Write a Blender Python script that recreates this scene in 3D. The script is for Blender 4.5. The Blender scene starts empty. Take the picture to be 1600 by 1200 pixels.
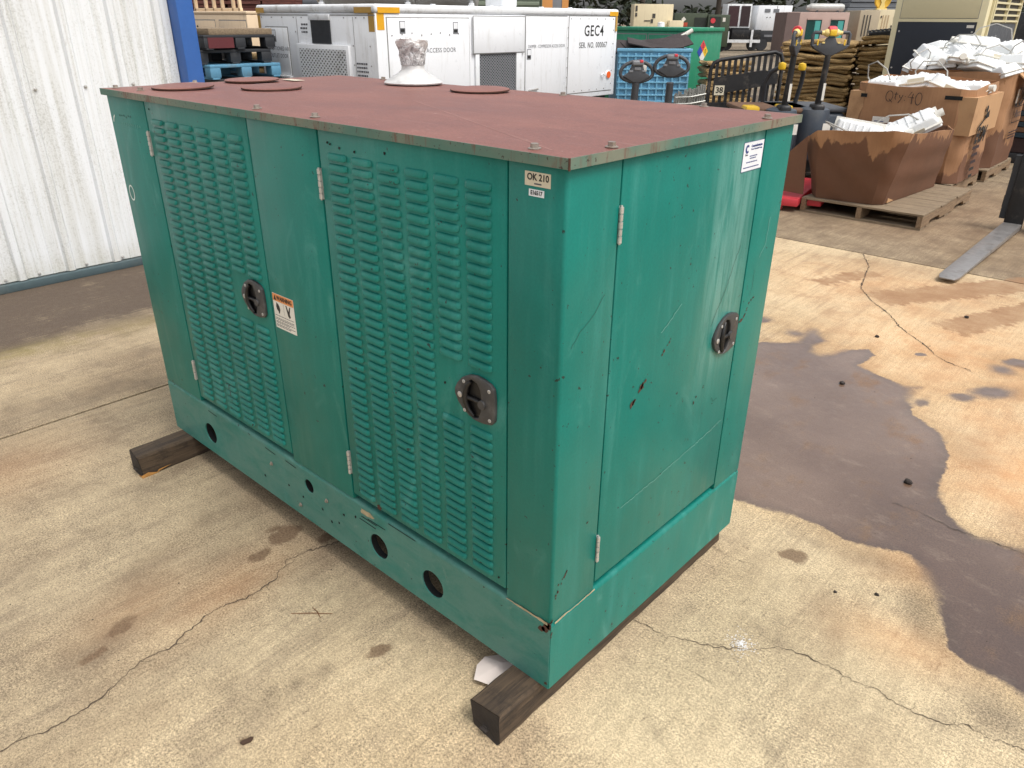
import bpy, bmesh, math, random
import numpy as np
from mathutils import Vector, Matrix

R = math.radians
random.seed(7)
rng = np.random.default_rng(11)
S = bpy.context.scene
COL = S.collection

# ------------------------------------------------------------------ camera
YAW, PITCH, ROLL, FPX = 0.737217, 0.452446, 0.007365, 1172.237
CAM = Vector((0.80998, -1.03021, 1.54532))
fw = Vector((-math.sin(YAW)*math.cos(PITCH), math.cos(YAW)*math.cos(PITCH), -math.sin(PITCH)))
rt = Vector((math.cos(YAW), math.sin(YAW), 0)); up = rt.cross(fw)
c_, s_ = math.cos(ROLL), math.sin(ROLL)
r2, u2 = rt*c_+up*s_, up*c_-rt*s_
cd = bpy.data.cameras.new('camera'); cam = bpy.data.objects.new('camera', cd); COL.objects.link(cam)
m = Matrix.Identity(4)
for i in range(3):
    m[i][0], m[i][1], m[i][2], m[i][3] = r2[i], u2[i], -fw[i], CAM[i]
cam.matrix_world = m
cd.sensor_width = 36; cd.lens = FPX/1600*36; cd.clip_start = 0.05; cd.clip_end = 1000
S.camera = cam

# ------------------------------------------------------------------ sky, sun, exposure (bright overcast)
SUN_EL, SUN_AZ = R(61), R(88)           # azimuth clockwise from +Y
w = bpy.data.worlds.new('World'); S.world = w; w.use_nodes = True
nt = w.node_tree; nt.nodes.clear()
wo = nt.nodes.new('ShaderNodeOutputWorld'); bg = nt.nodes.new('ShaderNodeBackground')
sky = nt.nodes.new('ShaderNodeTexSky'); sky.sky_type = 'NISHITA'; sky.sun_disc = False
sky.sun_elevation = SUN_EL; sky.sun_rotation = SUN_AZ; sky.dust_density = 4.0; sky.air_density = 1.0
hs = nt.nodes.new('ShaderNodeHueSaturation'); hs.inputs['Saturation'].default_value = 0.22
nt.links.new(sky.outputs[0], hs.inputs['Color']); nt.links.new(hs.outputs[0], bg.inputs[0])
nt.links.new(bg.outputs[0], wo.inputs[0]); bg.inputs[1].default_value = 0.145
sd = bpy.data.lights.new('sun', 'SUN'); sun = bpy.data.objects.new('sun', sd); COL.objects.link(sun)
sd.energy = 1.35; sd.angle = R(24); sd.color = (1, 0.95, 0.88)
sv = Vector((math.sin(SUN_AZ)*math.cos(SUN_EL), math.cos(SUN_AZ)*math.cos(SUN_EL), math.sin(SUN_EL)))
sun.rotation_euler = sv.to_track_quat('Z', 'Y').to_euler(); sun.location = (0, 0, 20)
S.view_settings.view_transform = 'Standard'; S.view_settings.look = 'None'
S.view_settings.exposure = 0.5; S.view_settings.gamma = 1
S.view_settings.use_curve_mapping = False

# ------------------------------------------------------------------ material helpers
def lin(c): return c/12.92 if c <= .04045 else ((c+.055)/1.055)**2.4
def C(r, g, b): return (lin(r/255), lin(g/255), lin(b/255), 1)

class Nd:
    def __init__(s, name):
        s.m = bpy.data.materials.new(name); s.m.use_nodes = True; s.t = s.m.node_tree; s.n = s.t.nodes; s.n.clear()
        s.o = s.n.new('ShaderNodeOutputMaterial'); s.b = s.n.new('ShaderNodeBsdfPrincipled')
        s.t.links.new(s.b.outputs[0], s.o.inputs[0])
    def put(s, sock, v):
        if isinstance(v, bpy.types.NodeSocket): s.t.links.new(v, sock)
        else:
            if hasattr(sock.default_value, '__len__') and len(sock.default_value) == 4 and len(v) == 3: v = (*v, 1)
            sock.default_value = v
    def pos(s): return s.n.new('ShaderNodeNewGeometry').outputs['Position']
    def obj(s): return s.n.new('ShaderNodeTexCoord').outputs['Object']
    def rnd(s): return s.n.new('ShaderNodeObjectInfo').outputs['Random']
    def attr(s, a):
        n = s.n.new('ShaderNodeAttribute'); n.attribute_name = a; return n.outputs['Fac']
    def sep(s, v):
        n = s.n.new('ShaderNodeSeparateXYZ'); s.put(n.inputs[0], v); return n.outputs
    def map(s, v, scale=(1, 1, 1), loc=(0, 0, 0), rot=(0, 0, 0)):
        n = s.n.new('ShaderNodeMapping'); s.put(n.inputs['Vector'], v)
        n.inputs['Scale'].default_value = scale; n.inputs['Rotation'].default_value = rot
        s.put(n.inputs['Location'], loc); return n.outputs[0]
    def noise(s, v, scale, detail=4, rough=.55, dist=0):
        n = s.n.new('ShaderNodeTexNoise'); s.put(n.inputs['Vector'], v); n.inputs['Scale'].default_value = scale
        n.inputs['Detail'].default_value = detail; n.inputs['Roughness'].default_value = rough
        n.inputs['Distortion'].default_value = dist; return n.outputs['Fac']
    def vor(s, v, scale, out='Distance', feature='F1'):
        n = s.n.new('ShaderNodeTexVoronoi'); n.feature = feature; s.put(n.inputs['Vector'], v); n.inputs['Scale'].default_value = scale
        return n.outputs[out]
    def mr(s, f, a, b, c=0., d=1., smooth=True):
        n = s.n.new('ShaderNodeMapRange'); n.interpolation_type = 'SMOOTHSTEP' if smooth else 'LINEAR'
        s.put(n.inputs[0], f)
        for i, v in enumerate((a, b, c, d)): n.inputs[i+1].default_value = v
        return n.outputs[0]
    def ma(s, op, a, b=0., clamp=False):
        n = s.n.new('ShaderNodeMath'); n.operation = op; n.use_clamp = clamp
        s.put(n.inputs[0], a); s.put(n.inputs[1], b); return n.outputs[0]
    def mix(s, f, a, b, blend='MIX'):
        n = s.n.new('ShaderNodeMix'); n.data_type = 'RGBA'; n.blend_type = blend
        s.put(n.inputs[0], f); s.put(n.inputs[6], a); s.put(n.inputs[7], b); return n.outputs[2]
    def val(s, col, f):                      # multiply a colour by a scalar socket
        n = s.n.new('ShaderNodeVectorMath'); n.operation = 'SCALE'
        if isinstance(col, bpy.types.NodeSocket): s.t.links.new(col, n.inputs[0])
        else: n.inputs[0].default_value = col[:3]
        s.put(n.inputs['Scale'], f); return n.outputs[0]
    def bump(s, h, strength=.3, dist=.01):
        n = s.n.new('ShaderNodeBump'); n.inputs['Strength'].default_value = strength; n.inputs['Distance'].default_value = dist
        s.put(n.inputs['Height'], h); s.t.links.new(n.outputs[0], s.b.inputs['Normal'])
    def fin(s, col, rough=.5, metal=0., spec=None):
        s.put(s.b.inputs['Base Color'], col); s.put(s.b.inputs['Roughness'], rough); s.put(s.b.inputs['Metallic'], metal)
        if spec is not None: s.put(s.b.inputs['Specular IOR Level'], spec)
        return s.m

def paint(name, col, rough=.5, metal=0., var=.14, scale=2.5, dirt=None, amt=.5, dscale=3., bump=0., world=True, streak=False, fine=40, spec=None):
    n = Nd(name); p = n.pos() if world else n.obj()
    f = n.ma('ADD', n.ma('MULTIPLY', n.noise(p, scale, 5), .65), n.ma('MULTIPLY', n.noise(p, fine, 3), .35))
    c = n.val(col, n.mr(f, .25, .75, 1-var, 1+var, False))
    if dirt is not None:
        dv = n.map(p, (5, 5, .7)) if streak else p
        d = n.mr(n.ma('ADD', n.noise(dv, dscale, 7, .65), n.ma('MULTIPLY', n.noise(p, fine, 3), .12)), .56, .80, 0, amt)
        c = n.mix(d, c, dirt)
    if bump: n.bump(n.noise(p, fine, 4), bump, .004)
    return n.fin(c, n.mr(n.noise(p, scale*4, 4), .3, .7, max(.02, rough-.1), min(1, rough+.12), False), metal, spec)

# ------------------------------------------------------------------ mesh helpers
class MB:
    def __init__(s): s.v = []; s.f = []
    def add(s, vs, fs):
        o = len(s.v); s.v += [tuple(v) for v in vs]; s.f += [[i+o for i in f] for f in fs]; return s
    def box(s, x0, x1, y0, y1, z0, z1, M=None):
        v = [(x, y, z) for z in (z0, z1) for x, y in ((x0, y0), (x1, y0), (x1, y1), (x0, y1))]
        if M is not None: v = [M @ Vector(q) for q in v]
        return s.add(v, [(3, 2, 1, 0), (4, 5, 6, 7), (0, 1, 5, 4), (1, 2, 6, 5), (2, 3, 7, 6), (3, 0, 4, 7)])
    def cyl(s, p0, p1, r0, r1=None, n=12, caps=True):
        p0, p1 = Vector(p0), Vector(p1); r1 = r0 if r1 is None else r1
        d = (p1-p0).normalized(); a = d.orthogonal().normalized(); b = d.cross(a)
        vs = []
        for p, r in ((p0, r0), (p1, r1)):
            vs += [p+(a*math.cos(t)+b*math.sin(t))*r for t in (2*math.pi*i/n for i in range(n))]
        fs = [(i, (i+1) % n, n+(i+1) % n, n+i) for i in range(n)]
        if caps: fs += [tuple(range(n-1, -1, -1)), tuple(range(n, 2*n))]
        return s.add(vs, fs)
    def tube(s, pts, r, n=8, closed=False, flat=1.0):
        P = [Vector(p) for p in pts]; k = len(P); rr = r if hasattr(r, '__len__') else [r]*k
        vs = []; prev = None
        for i, p in enumerate(P):
            if closed: d = P[(i+1) % k]-P[i-1]
            else: d = P[min(i+1, k-1)]-P[max(i-1, 0)]
            d.normalize()
            a = d.orthogonal().normalized() if prev is None else (prev-d*prev.dot(d)).normalized()
            prev = a; b = d.cross(a)
            vs += [p+(a*math.cos(t)+b*math.sin(t)*flat)*rr[i] for t in (2*math.pi*j/n for j in range(n))]
        fs = []
        for i in range(k if closed else k-1):
            o, q = i*n, ((i+1) % k)*n
            fs += [(o+j, o+(j+1) % n, q+(j+1) % n, q+j) for j in range(n)]
        if not closed: fs += [tuple(range(n-1, -1, -1)), tuple(range((k-1)*n, k*n))]
        return s.add(vs, fs)
    def lathe(s, prof, n=24, c=(0, 0, 0), jit=0.):
        vs = []
        for r, z in prof:
            for i in range(n):
                t = 2*math.pi*i/n; q = r*(1+jit*random.uniform(-1, 1))
                vs.append((c[0]+q*math.cos(t), c[1]+q*math.sin(t), c[2]+z+jit*random.uniform(-.03, .03)))
        k = len(prof); fs = [(i*n+j, i*n+(j+1) % n, (i+1)*n+(j+1) % n, (i+1)*n+j) for i in range(k-1) for j in range(n)]
        if prof[0][0] > 1e-4: fs.append(tuple(range(n-1, -1, -1)))
        if prof[-1][0] > 1e-4: fs.append(tuple(range((k-1)*n, k*n)))
        return s.add(vs, fs)
    def prism(s, poly, a, b, axis='z'):      # polygon extruded along an axis; poly in the other two axes
        def P(u, v, w): return {'z': (u, v, w), 'y': (u, w, v), 'x': (w, u, v)}[axis]
        k = len(poly); vs = [P(u, v, a) for u, v in poly]+[P(u, v, b) for u, v in poly]
        fs = [(i, (i+1) % k, k+(i+1) % k, k+i) for i in range(k)]+[tuple(range(k-1, -1, -1)), tuple(range(k, 2*k))]
        return s.add(vs, fs)
    def mesh(s, name='m', bev=0., seg=2, smooth=None, M=None):
        me = bpy.data.meshes.new(name); me.from_pydata(s.v, [], s.f)
        bm = bmesh.new(); bm.from_mesh(me)
        if M is not None: bmesh.ops.transform(bm, matrix=M, verts=bm.verts)
        bmesh.ops.recalc_face_normals(bm, faces=bm.faces)
        if bev:
            bm.edges.ensure_lookup_table()
            es = [e for e in bm.edges if len(e.link_faces) == 2 and e.calc_face_angle(0) > R(35)]
            bmesh.ops.bevel(bm, geom=es, offset=bev, offset_type='OFFSET', segments=seg, profile=.5, affect='EDGES', clamp_overlap=True)
        bm.to_mesh(me); bm.free()
        if smooth or bev:
            me.polygons.foreach_set('use_smooth', [True]*len(me.polygons)); me.set_sharp_from_angle(angle=R(smooth or 38))
        me.update(); return me
    def build(s, name, mat, parent=None, loc=None, rot=None, bev=0., seg=2, smooth=None, M=None):
        return link(name, s.mesh(name, bev, seg, smooth, M), mat, parent, loc, rot)

def link(name, me, mat, parent=None, loc=None, rot=None):
    if mat is not None and not me.materials: me.materials.append(mat)
    o = bpy.data.objects.new(name, me); COL.objects.link(o)
    if parent is not None: o.parent = parent
    if loc is not None: o.location = loc
    if rot is not None: o.rotation_euler = rot
    return o
def tag(o, label=None, cat=None, group=None, kind=None):
    if label: o['label'] = label
    if cat: o['category'] = cat
    if group: o['group'] = group
    if kind: o['kind'] = kind
    return o
def thing(name, label, cat, loc=(0, 0, 0), rz=0., group=None):
    o = bpy.data.objects.new(name, None); COL.objects.link(o); o.location = loc; o.rotation_euler = (0, 0, rz)
    o.empty_display_size = .1
    return tag(o, label, cat, group)
def copy_tree(o, parent=None):
    c = o.copy(); COL.objects.link(c)
    if parent is not None: c.parent = parent
    for ch in list(o.children): copy_tree(ch, c)
    return c
def B(x0, x1, y0, y1, z0, z1): return MB().box(x0, x1, y0, y1, z0, z1)
def plate(outline, holes, t):               # flat plate in (u,v), thickness t towards -w; returns MB in (u, v, w)
    bm = bmesh.new(); es = []
    for loop in [outline]+holes:
        vs = [bm.verts.new((u, v, 0)) for u, v in loop]
        es += [bm.edges.new((vs[i], vs[(i+1) % len(vs)])) for i in range(len(vs))]
    bmesh.ops.triangle_fill(bm, use_beauty=True, use_dissolve=False, edges=es)
    bm.verts.index_update(); mb = MB()
    top = [tuple(v.co) for v in bm.verts]; k = len(top)
    fs = [[v.index for v in f.verts] for f in bm.faces]
    mb.add(top+[(x, y, -t) for x, y, _ in top], fs+[[i+k for i in reversed(f)] for f in fs])
    o = 0
    for loop in [outline]+holes:
        n = len(loop); mb.f += [[o+i, o+(i+1) % n, k+o+(i+1) % n, k+o+i] for i in range(n)]; o += n
    bm.free(); return mb
def circ(u, v, r, n=24): return [(u+r*math.cos(2*math.pi*i/n), v+r*math.sin(2*math.pi*i/n)) for i in range(n)]
# (u,v,w) -> world-like axes: FRONT faces -Y (u=x, v=z, w=-y), SIDE faces +X (u=y, v=z, w=x), TOP faces +Z
FRONT = Matrix(((1, 0, 0, 0), (0, 0, -1, 0), (0, 1, 0, 0), (0, 0, 0, 1)))
SIDE = Matrix(((0, 0, 1, 0), (1, 0, 0, 0), (0, 1, 0, 0), (0, 0, 0, 1)))
TOPF = Matrix.Identity(4)
def face(F, u, v, w=0.): # matrix placing plate coords at u,v,w of that face
    return F @ Matrix.Translation((u, v, w))
def text(s, size, mat, parent, F, u, v, w, align='CENTER', sx=1., name='lettering', bold=0., shear=0., rz=0., sp=1.):
    cu = bpy.data.curves.new('t', 'FONT'); cu.body = s; cu.size = size; cu.align_x = align; cu.align_y = 'CENTER'
    cu.offset = bold; cu.shear = shear; cu.resolution_u = 3; cu.extrude = .0002; cu.space_character = sp
    o = bpy.data.objects.new('t', cu); COL.objects.link(o); bpy.context.view_layer.update()
    me = bpy.data.meshes.new_from_object(o.evaluated_get(bpy.context.evaluated_depsgraph_get()))
    bpy.data.objects.remove(o); bpy.data.curves.remove(cu)
    me.transform(face(F, u, v, w) @ Matrix.Rotation(rz, 4, 'Z') @ Matrix.Diagonal((sx, 1, 1, 1)))
    me.materials.clear()
    return link(name, me, mat, parent)
def ribbon(pts, wd, z=0., jit=0.):          # thin flat strip in (u,v), width wd (or list)
    mb = MB(); k = len(pts); W = [wd[min(len(wd)-1, i*len(wd)//k)] for i in range(k)] if hasattr(wd, '__len__') else [wd]*k; vs = []
    for i, (x, y) in enumerate(pts):
        a = pts[max(i-1, 0)]; b = pts[min(i+1, k-1)]; dx, dy = b[0]-a[0], b[1]-a[1]; l = math.hypot(dx, dy) or 1
        h = W[i]/2*(1+jit*random.uniform(-1, 1)); vs += [(x-dy/l*h, y+dx/l*h, z), (x+dy/l*h, y-dx/l*h, z)]
    return mb.add(vs, [(2*i, 2*i+1, 2*i+3, 2*i+2) for i in range(k-1)])
def rough_line(pts, step=.012, amp=.006):
    out = []
    for (x0, y0), (x1, y1) in zip(pts, pts[1:]):
        n = max(1, int(math.hypot(x1-x0, y1-y0)/step))
        for i in range(n):
            t = i/n; out.append((x0+(x1-x0)*t+random.uniform(-amp, amp), y0+(y1-y0)*t+random.uniform(-amp, amp)))
    out.append(pts[-1]); return out
def blob(r, n=14, j=.35, ax=1., ang=0.):
    ph = random.uniform(0, 6); o = []
    for i in range(n):
        t = 2*math.pi*i/n; q = r*(1+j*random.uniform(-1, 1)); x, y = q*ax*math.cos(t), q*math.sin(t)
        o.append((x*math.cos(ang)-y*math.sin(ang), x*math.sin(ang)+y*math.cos(ang)))
    return o

# ------------------------------------------------------------------ materials
def m_concrete():
    n = Nd('concrete'); p = n.pos()
    wet, spot, soot_dark, rust, moss, trk = (n.attr(a) for a in ('wet', 'spot', 'soot_dark', 'rust', 'moss', 'track'))
    big = n.noise(p, .9, 6, .6); mid = n.noise(p, 5, 6, .65); fine = n.noise(p, 165, 2, .8); mott = n.noise(p, 27, 5, .78); fine2 = n.noise(p, 480, 1, .6)
    broom = n.noise(n.map(p, (95, 2.6, 1)), 1, 3, .65); strk = n.noise(n.map(p, (11, 1.1, 1)), 1.6, 6, .72, .4); nick = n.noise(n.map(p, (70, 9, 1)), 1, 2, .5); blot = n.noise(n.map(p, (1.6, .55, 1)), 1.7, 6, .62)
    c = n.mix(n.mr(big, .36, .66), C(206, 187, 153), C(179, 159, 127))
    c = n.mix(n.mr(blot, .46, .74, 0, .7), c, C(134, 113, 90))
    c = n.mix(n.mr(mid, .50, .78, 0, .55), c, C(112, 98, 82))
    lft = n.mr(n.sep(p)[0], .1, -.8, .25, 1.); c = n.mix(n.ma('MULTIPLY', n.mr(strk, .44, .72, 0, .55), lft), c, C(132, 116, 97)); c = n.mix(n.ma('MULTIPLY', n.mr(strk, .40, .24, 0, .3), lft), c, C(218, 203, 175)); c = n.mix(n.mr(nick, .70, .78, 0, .55), c, C(104, 88, 72))
    c = n.val(c, n.mr(broom, .25, .75, .82, 1.14, False))
    c = n.val(c, n.ma('MULTIPLY', n.ma('POWER', n.mr(fine, .28, .72, .40, 1.62, False), n.mr(n.noise(p, 2.2, 4, .65), .36, .64, .60, 1.2)), n.mr(mott, .28, .72, .80, 1.18, False)))
    c = n.val(c, n.mr(fine2, .3, .7, .66, 1.34, False))
    c = n.mix(n.mr(n.vor(p, 110), .05, .16, .65, 0), c, C(70, 58, 46))               # pits
    c = n.mix(n.ma('MULTIPLY', rust, n.mr(mid, .25, .75, .45, 1)), c, C(206, 146, 92))
    c = n.mix(n.ma('MULTIPLY', moss, n.mr(mid, .35, .62)), c, C(158, 146, 62))
    s2 = n.ma('MULTIPLY', soot_dark, n.mr(n.ma('ADD', n.ma('MULTIPLY', mid, .5), n.ma('MULTIPLY', broom, .5)), .26, .60, .5, 1.0))
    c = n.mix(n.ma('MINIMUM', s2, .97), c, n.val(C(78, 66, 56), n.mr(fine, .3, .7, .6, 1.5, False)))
    sp = n.mr(n.ma('ADD', spot, n.ma('MULTIPLY', n.ma('SUBTRACT', n.noise(p, 28, 5, .7), .5), .05)), -.004, .012)
    c = n.mix(n.ma('MULTIPLY', sp, .8), c, n.val(C(104, 82, 62), n.mr(fine, .3, .7, .7, 1.3, False)))
    tk = n.mr(n.ma('ADD', trk, n.ma('MULTIPLY', n.ma('SUBTRACT', n.noise(p, 10, 6, .8), .5), .24)), -.012, .03)
    c = n.mix(n.ma('MULTIPLY', tk, n.mr(mid, .3, .7, .55, .95)), c, C(146, 112, 82))
    wn = n.ma('ADD', n.ma('MULTIPLY', n.ma('SUBTRACT', n.noise(p, 9, 6, .7), .5), .06), n.ma('MULTIPLY', n.ma('SUBTRACT', n.noise(p, 45, 3, .6), .5), .025))
    wv = n.ma('ADD', wet, wn); wm = n.mr(n.ma('DIVIDE', wv, n.mr(n.noise(p, 1.9, 3), .42, .62, .006, .045)), -1., 1.); halo = n.mr(wv, -.13, .0, 0, .30)
    c = n.mix(halo, c, n.mix(1, c, C(196, 168, 132), 'MULTIPLY'))
    dry = n.mr(n.noise(n.map(p, (1, .6, 1)), 4.5, 6, .7), .50, .72, 0, .55)            # half dried patches inside the wet
    deep = n.mr(n.noise(p, 1.3, 3), .35, .65)
    wc = n.val(n.mix(n.attr('deep'), n.mix(deep, C(92, 69, 56), C(114, 92, 78)), C(66, 43, 34)), n.mr(fine, .3, .7, .78, 1.25, False)); wc = n.mix(n.mr(n.noise(n.map(p, (1, 1.7, 1), rot=(0, 0, .6)), 8, 8, .82), .50, .74, 0, .45), wc, C(150, 130, 112))
    wc = n.mix(dry, wc, n.mix(1, c, C(176, 158, 150), 'MULTIPLY'))
    wc = n.val(wc, n.mr(wv, .0, .06, .72, 1.)); c = n.mix(n.ma('MULTIPLY', wm, .95), c, wc)
    ro = n.ma('SUBTRACT', n.mr(n.noise(p, 30, 3), .3, .7, .78, .95, False), n.ma('MULTIPLY', wm, n.mr(dry, 0, .5, .40, .2)))
    h = n.ma('ADD', n.ma('MULTIPLY', fine, .6), n.ma('ADD', n.ma('MULTIPLY', broom, .5), n.ma('MULTIPLY', fine2, .3)))
    n.bump(n.ma('MULTIPLY', h, n.mr(wm, 0, 1, 1, .35)), .5, .003)
    n.put(n.b.inputs['Coat Weight'], n.ma('MULTIPLY', wm, n.mr(dry, 0, .5, 1., .35))); n.put(n.b.inputs['Coat Roughness'], n.mr(n.noise(p, 6, 4), .3, .7, .10, .26, False)); n.b.inputs['Coat IOR'].default_value = 1.6
    return n.fin(c, ro, 0, .4)
M_CON = m_concrete()

def m_green(name, fade=0., rail=0.):
    n = Nd(name); p = n.pos()
    big = n.noise(p, 1.6, 5, .6, .6); st = n.noise(n.map(p, (9, 9, .8)), 2.2, 6, .65, .3); fine = n.noise(p, 160, 3)
    smear = n.noise(n.map(p, (2.5, 2.5, 1.2), rot=(.5, .3, 0)), 2.6, 7, .62, 1.4)
    base = n.mix(n.mr(big, .3, .7), C(15, 108, 98), C(22, 120, 109))
    c = n.mix(n.mr(st, .48, .82, 0, .30+fade), base, C(86, 156, 148))
    c = n.mix(n.mr(smear, .55, .80, 0, .38+fade), c, C(106, 166, 158))
    if rail:
        c = n.mix(n.mr(n.noise(n.map(p, (2, 2, 5)), 3, 7, .7, .8), .30, .62, .25, .85), c, C(84, 130, 121))
        c = n.mix(n.mr(n.noise(p, 11, 7, .75, 1.2), .60, .72, 0, .45), c, C(126, 152, 142))
    xyz = n.sep(p); rub = n.ma('MULTIPLY', n.ma('MULTIPLY', n.mr(xyz[0], -.02, -.005), n.mr(xyz[1], .50, .60)), n.ma('MULTIPLY', n.mr(xyz[1], .76, .70), n.mr(xyz[2], .62, .85)))
    c = n.mix(n.ma('MULTIPLY', rub, n.mr(n.noise(n.map(p, (1, 14, 1.2)), 2.5, 5, .65, 1.2), .35, .65, .05, .5)), c, C(122, 168, 160))
    dirt = n.mr(n.ma('ADD', n.noise(p, 3.2, 6, .6), n.ma('MULTIPLY', fine, .1)), .60, .84, 0, .2)
    c = n.mix(dirt, c, C(70, 98, 92))
    chip = n.mr(n.ma('ADD', n.noise(p, 55, 3, .6), n.ma('MULTIPLY', n.noise(p, 4, 3), .25)), .815, .83, 0, .9)
    c = n.mix(chip, c, C(40, 42, 38))
    c = n.val(c, n.mr(fine, .3, .7, .94, 1.06, False))
    n.bump(n.ma('ADD', n.ma('MULTIPLY', n.noise(p, 3.0, 2), 1.0), n.ma('MULTIPLY', fine, .012)), .45, .025)
    return n.fin(c, n.mr(st, .35, .75, .30+.12*rail, .50, False), 0, .28)
M_GRN = m_green('green_paint'); M_RAIL = m_green('scuffed_green_paint', .12, 1.)

def m_roof():
    n = Nd('roof_primer'); p = n.pos()
    big = n.noise(n.map(p, (1, 1.6, 1)), 1.8, 6, .6, .5); scr = n.noise(n.map(p, (3, 40, 1), rot=(0, 0, .5)), 1.4, 5, .7); fine = n.noise(p, 220, 3, .7)
    c = n.mix(n.mr(big, .3, .7), C(118, 72, 63), C(136, 91, 81))
    c = n.mix(n.mr(scr, .55, .8, 0, .5), c, C(168, 130, 120))
    c = n.mix(n.mr(n.noise(p, 6, 7, .7), .56, .74, 0, .55), c, C(96, 56, 48))
    c = n.mix(n.mr(n.noise(p, 70, 3, .7), .68, .74, 0, .6), c, C(200, 176, 166))
    c = n.val(c, n.mr(fine, .3, .7, .74, 1.26, False)); n.bump(fine, .3, .002)
    return n.fin(c, n.mr(big, .3, .7, .40, .58, False), 0, .5)
M_ROOF = m_roof()
def m_lip():
    n = Nd('roof_lip_paint'); p = n.pos()
    v = n.noise(n.map(p, (38, 38, 6)), 1, 5, .7); g = n.noise(p, 2.2, 4, .6)
    c = n.mix(n.mr(g, .35, .65), C(66, 112, 100), C(124, 122, 106))
    c = n.mix(n.mr(n.ma('ADD', v, n.ma('MULTIPLY', g, .35)), .70, .86, 0, .8), c, C(104, 66, 54))
    c = n.mix(n.mr(n.noise(p, 120, 3), .62, .7, 0, .8), c, C(52, 34, 28))
    return n.fin(c, .65)
M_LIP = m_lip(); M_CREASE = paint('crease_wear', C(158, 118, 110), .6, var=.25, scale=20)

def m_wood(name, a, b, dark, axis=(1, 14, 14), rough=.85):
    n = Nd(name); p = n.obj(); r = n.rnd()
    o = n.n.new('ShaderNodeCombineXYZ'); n.put(o.inputs[0], n.ma('MULTIPLY', r, 37)); n.put(o.inputs[1], n.ma('MULTIPLY', r, 11))
    q = n.map(p, axis, loc=o.outputs[0])
    g = n.noise(q, 4.5, 6, .65, .6); g2 = n.noise(q, 16, 4, .6)
    c = n.mix(n.mr(g, .3, .7), a, b); c = n.mix(n.mr(g2, .52, .7, 0, .6), c, dark)
    c = n.mix(n.mr(n.noise(p, 7, 5, .7), .58, .75, 0, .6), c, dark)
    n.bump(n.ma('ADD', g, g2), .5, .004); return n.fin(c, rough)
M_TIM = m_wood('weathered_timber', C(88, 72, 55), C(52, 42, 33), C(27, 22, 18), (14, 1, 14))
M_TEND = paint('timber_end_grain', C(52, 46, 42), .9, var=.4, scale=30, fine=120, bump=.6)
M_TSPL = paint('split_timber', C(176, 128, 70), .9, var=.3, scale=60)
M_PAL = m_wood('pallet_wood', C(150, 132, 108), C(118, 102, 82), C(72, 60, 48), (1.2, 14, 14))
M_PALY = m_wood('pallet_wood_stringer', C(150, 126, 98), C(118, 96, 74), C(64, 52, 42), (14, 1.2, 14))

M_DARK = paint('dark_interior', (.006, .007, .007), .9)  # near black: shade of gaps and openings put into the colour
M_STEEL = paint('zinc_steel', C(190, 188, 184), .38, .5, .2, 40, C(120, 106, 94), .4, 20)
M_BOLT = paint('bolt_steel', C(160, 152, 142), .45, .55, .2, 60, C(120, 84, 60), .7, 30)
M_LATCH = paint('latch_black', C(60, 60, 61), .5, var=.25, scale=14, dirt=C(112, 110, 108), amt=.5, dscale=10)
M_LATD = paint('latch_recess', C(20, 20, 21), .45)
M_RUST = paint('rust_chip', C(76, 50, 38), .9, var=.4, scale=60, fine=200)
M_SCR = paint('scratch_dark', C(22, 78, 68), .6)
M_SCW = paint('scratch_pale', C(100, 156, 146), .6)
M_DIRT = paint('settled_dirt', C(170, 156, 126), .95, var=.3, scale=40)
M_PEN = paint('paint_pen_white', C(222, 232, 226), .7)
M_WLAB = paint('white_label', C(226, 222, 212), .45, var=.06, scale=12, dirt=C(180, 172, 156), amt=.4, dscale=14)
M_BLAB = paint('beige_label', C(206, 198, 176), .55, var=.08, scale=12)
M_BLAB2 = paint('cool_white_label', C(226, 230, 236), .4, var=.05, scale=12)
M_ORAN = paint('orange_header', C(226, 146, 84), .5)
M_INK = paint('black_ink', C(34, 33, 32), .6)
M_INKG = paint('grey_ink', C(84, 84, 90), .6)
M_INKB = paint('blue_ink', C(38, 56, 118), .5)
M_CRACK = paint('crack_dark', C(76, 64, 53), .95, var=.4, scale=30)
M_PLAS = paint('galvanised_exhaust', C(206, 206, 204), .45, .1, .15, 20, C(110, 106, 104), .6, 14)
def m_wrap():
    n = Nd('cling_wrap'); p = n.pos()
    f = n.noise(n.map(p, (1, 1, 1), rot=(.6, .4, 0)), 34, 4, .6, 2.5); n.bump(f, 1.0, .012)
    c = n.mix(n.mr(f, .35, .6), C(150, 149, 149), C(226, 226, 226))
    z = n.sep(p)[2]; c = n.mix(n.mr(z, 1.455, 1.47), c, C(236, 236, 234))
    return n.fin(c, .22, 0, .6)
M_WRAP = m_wrap()
M_PAPER = paint('paper_scrap', C(226, 214, 206), .8, var=.08, scale=30)
M_LEAF = paint('dead_leaf', C(66, 46, 32), .8); M_TWIG = paint('dry_twig', C(120, 84, 56), .9)
M_STONE = paint('dark_pebble', C(48, 40, 36), .8)
M_POWD = paint('white_powder', C(226, 224, 224), .95, var=.1, scale=60)

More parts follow.
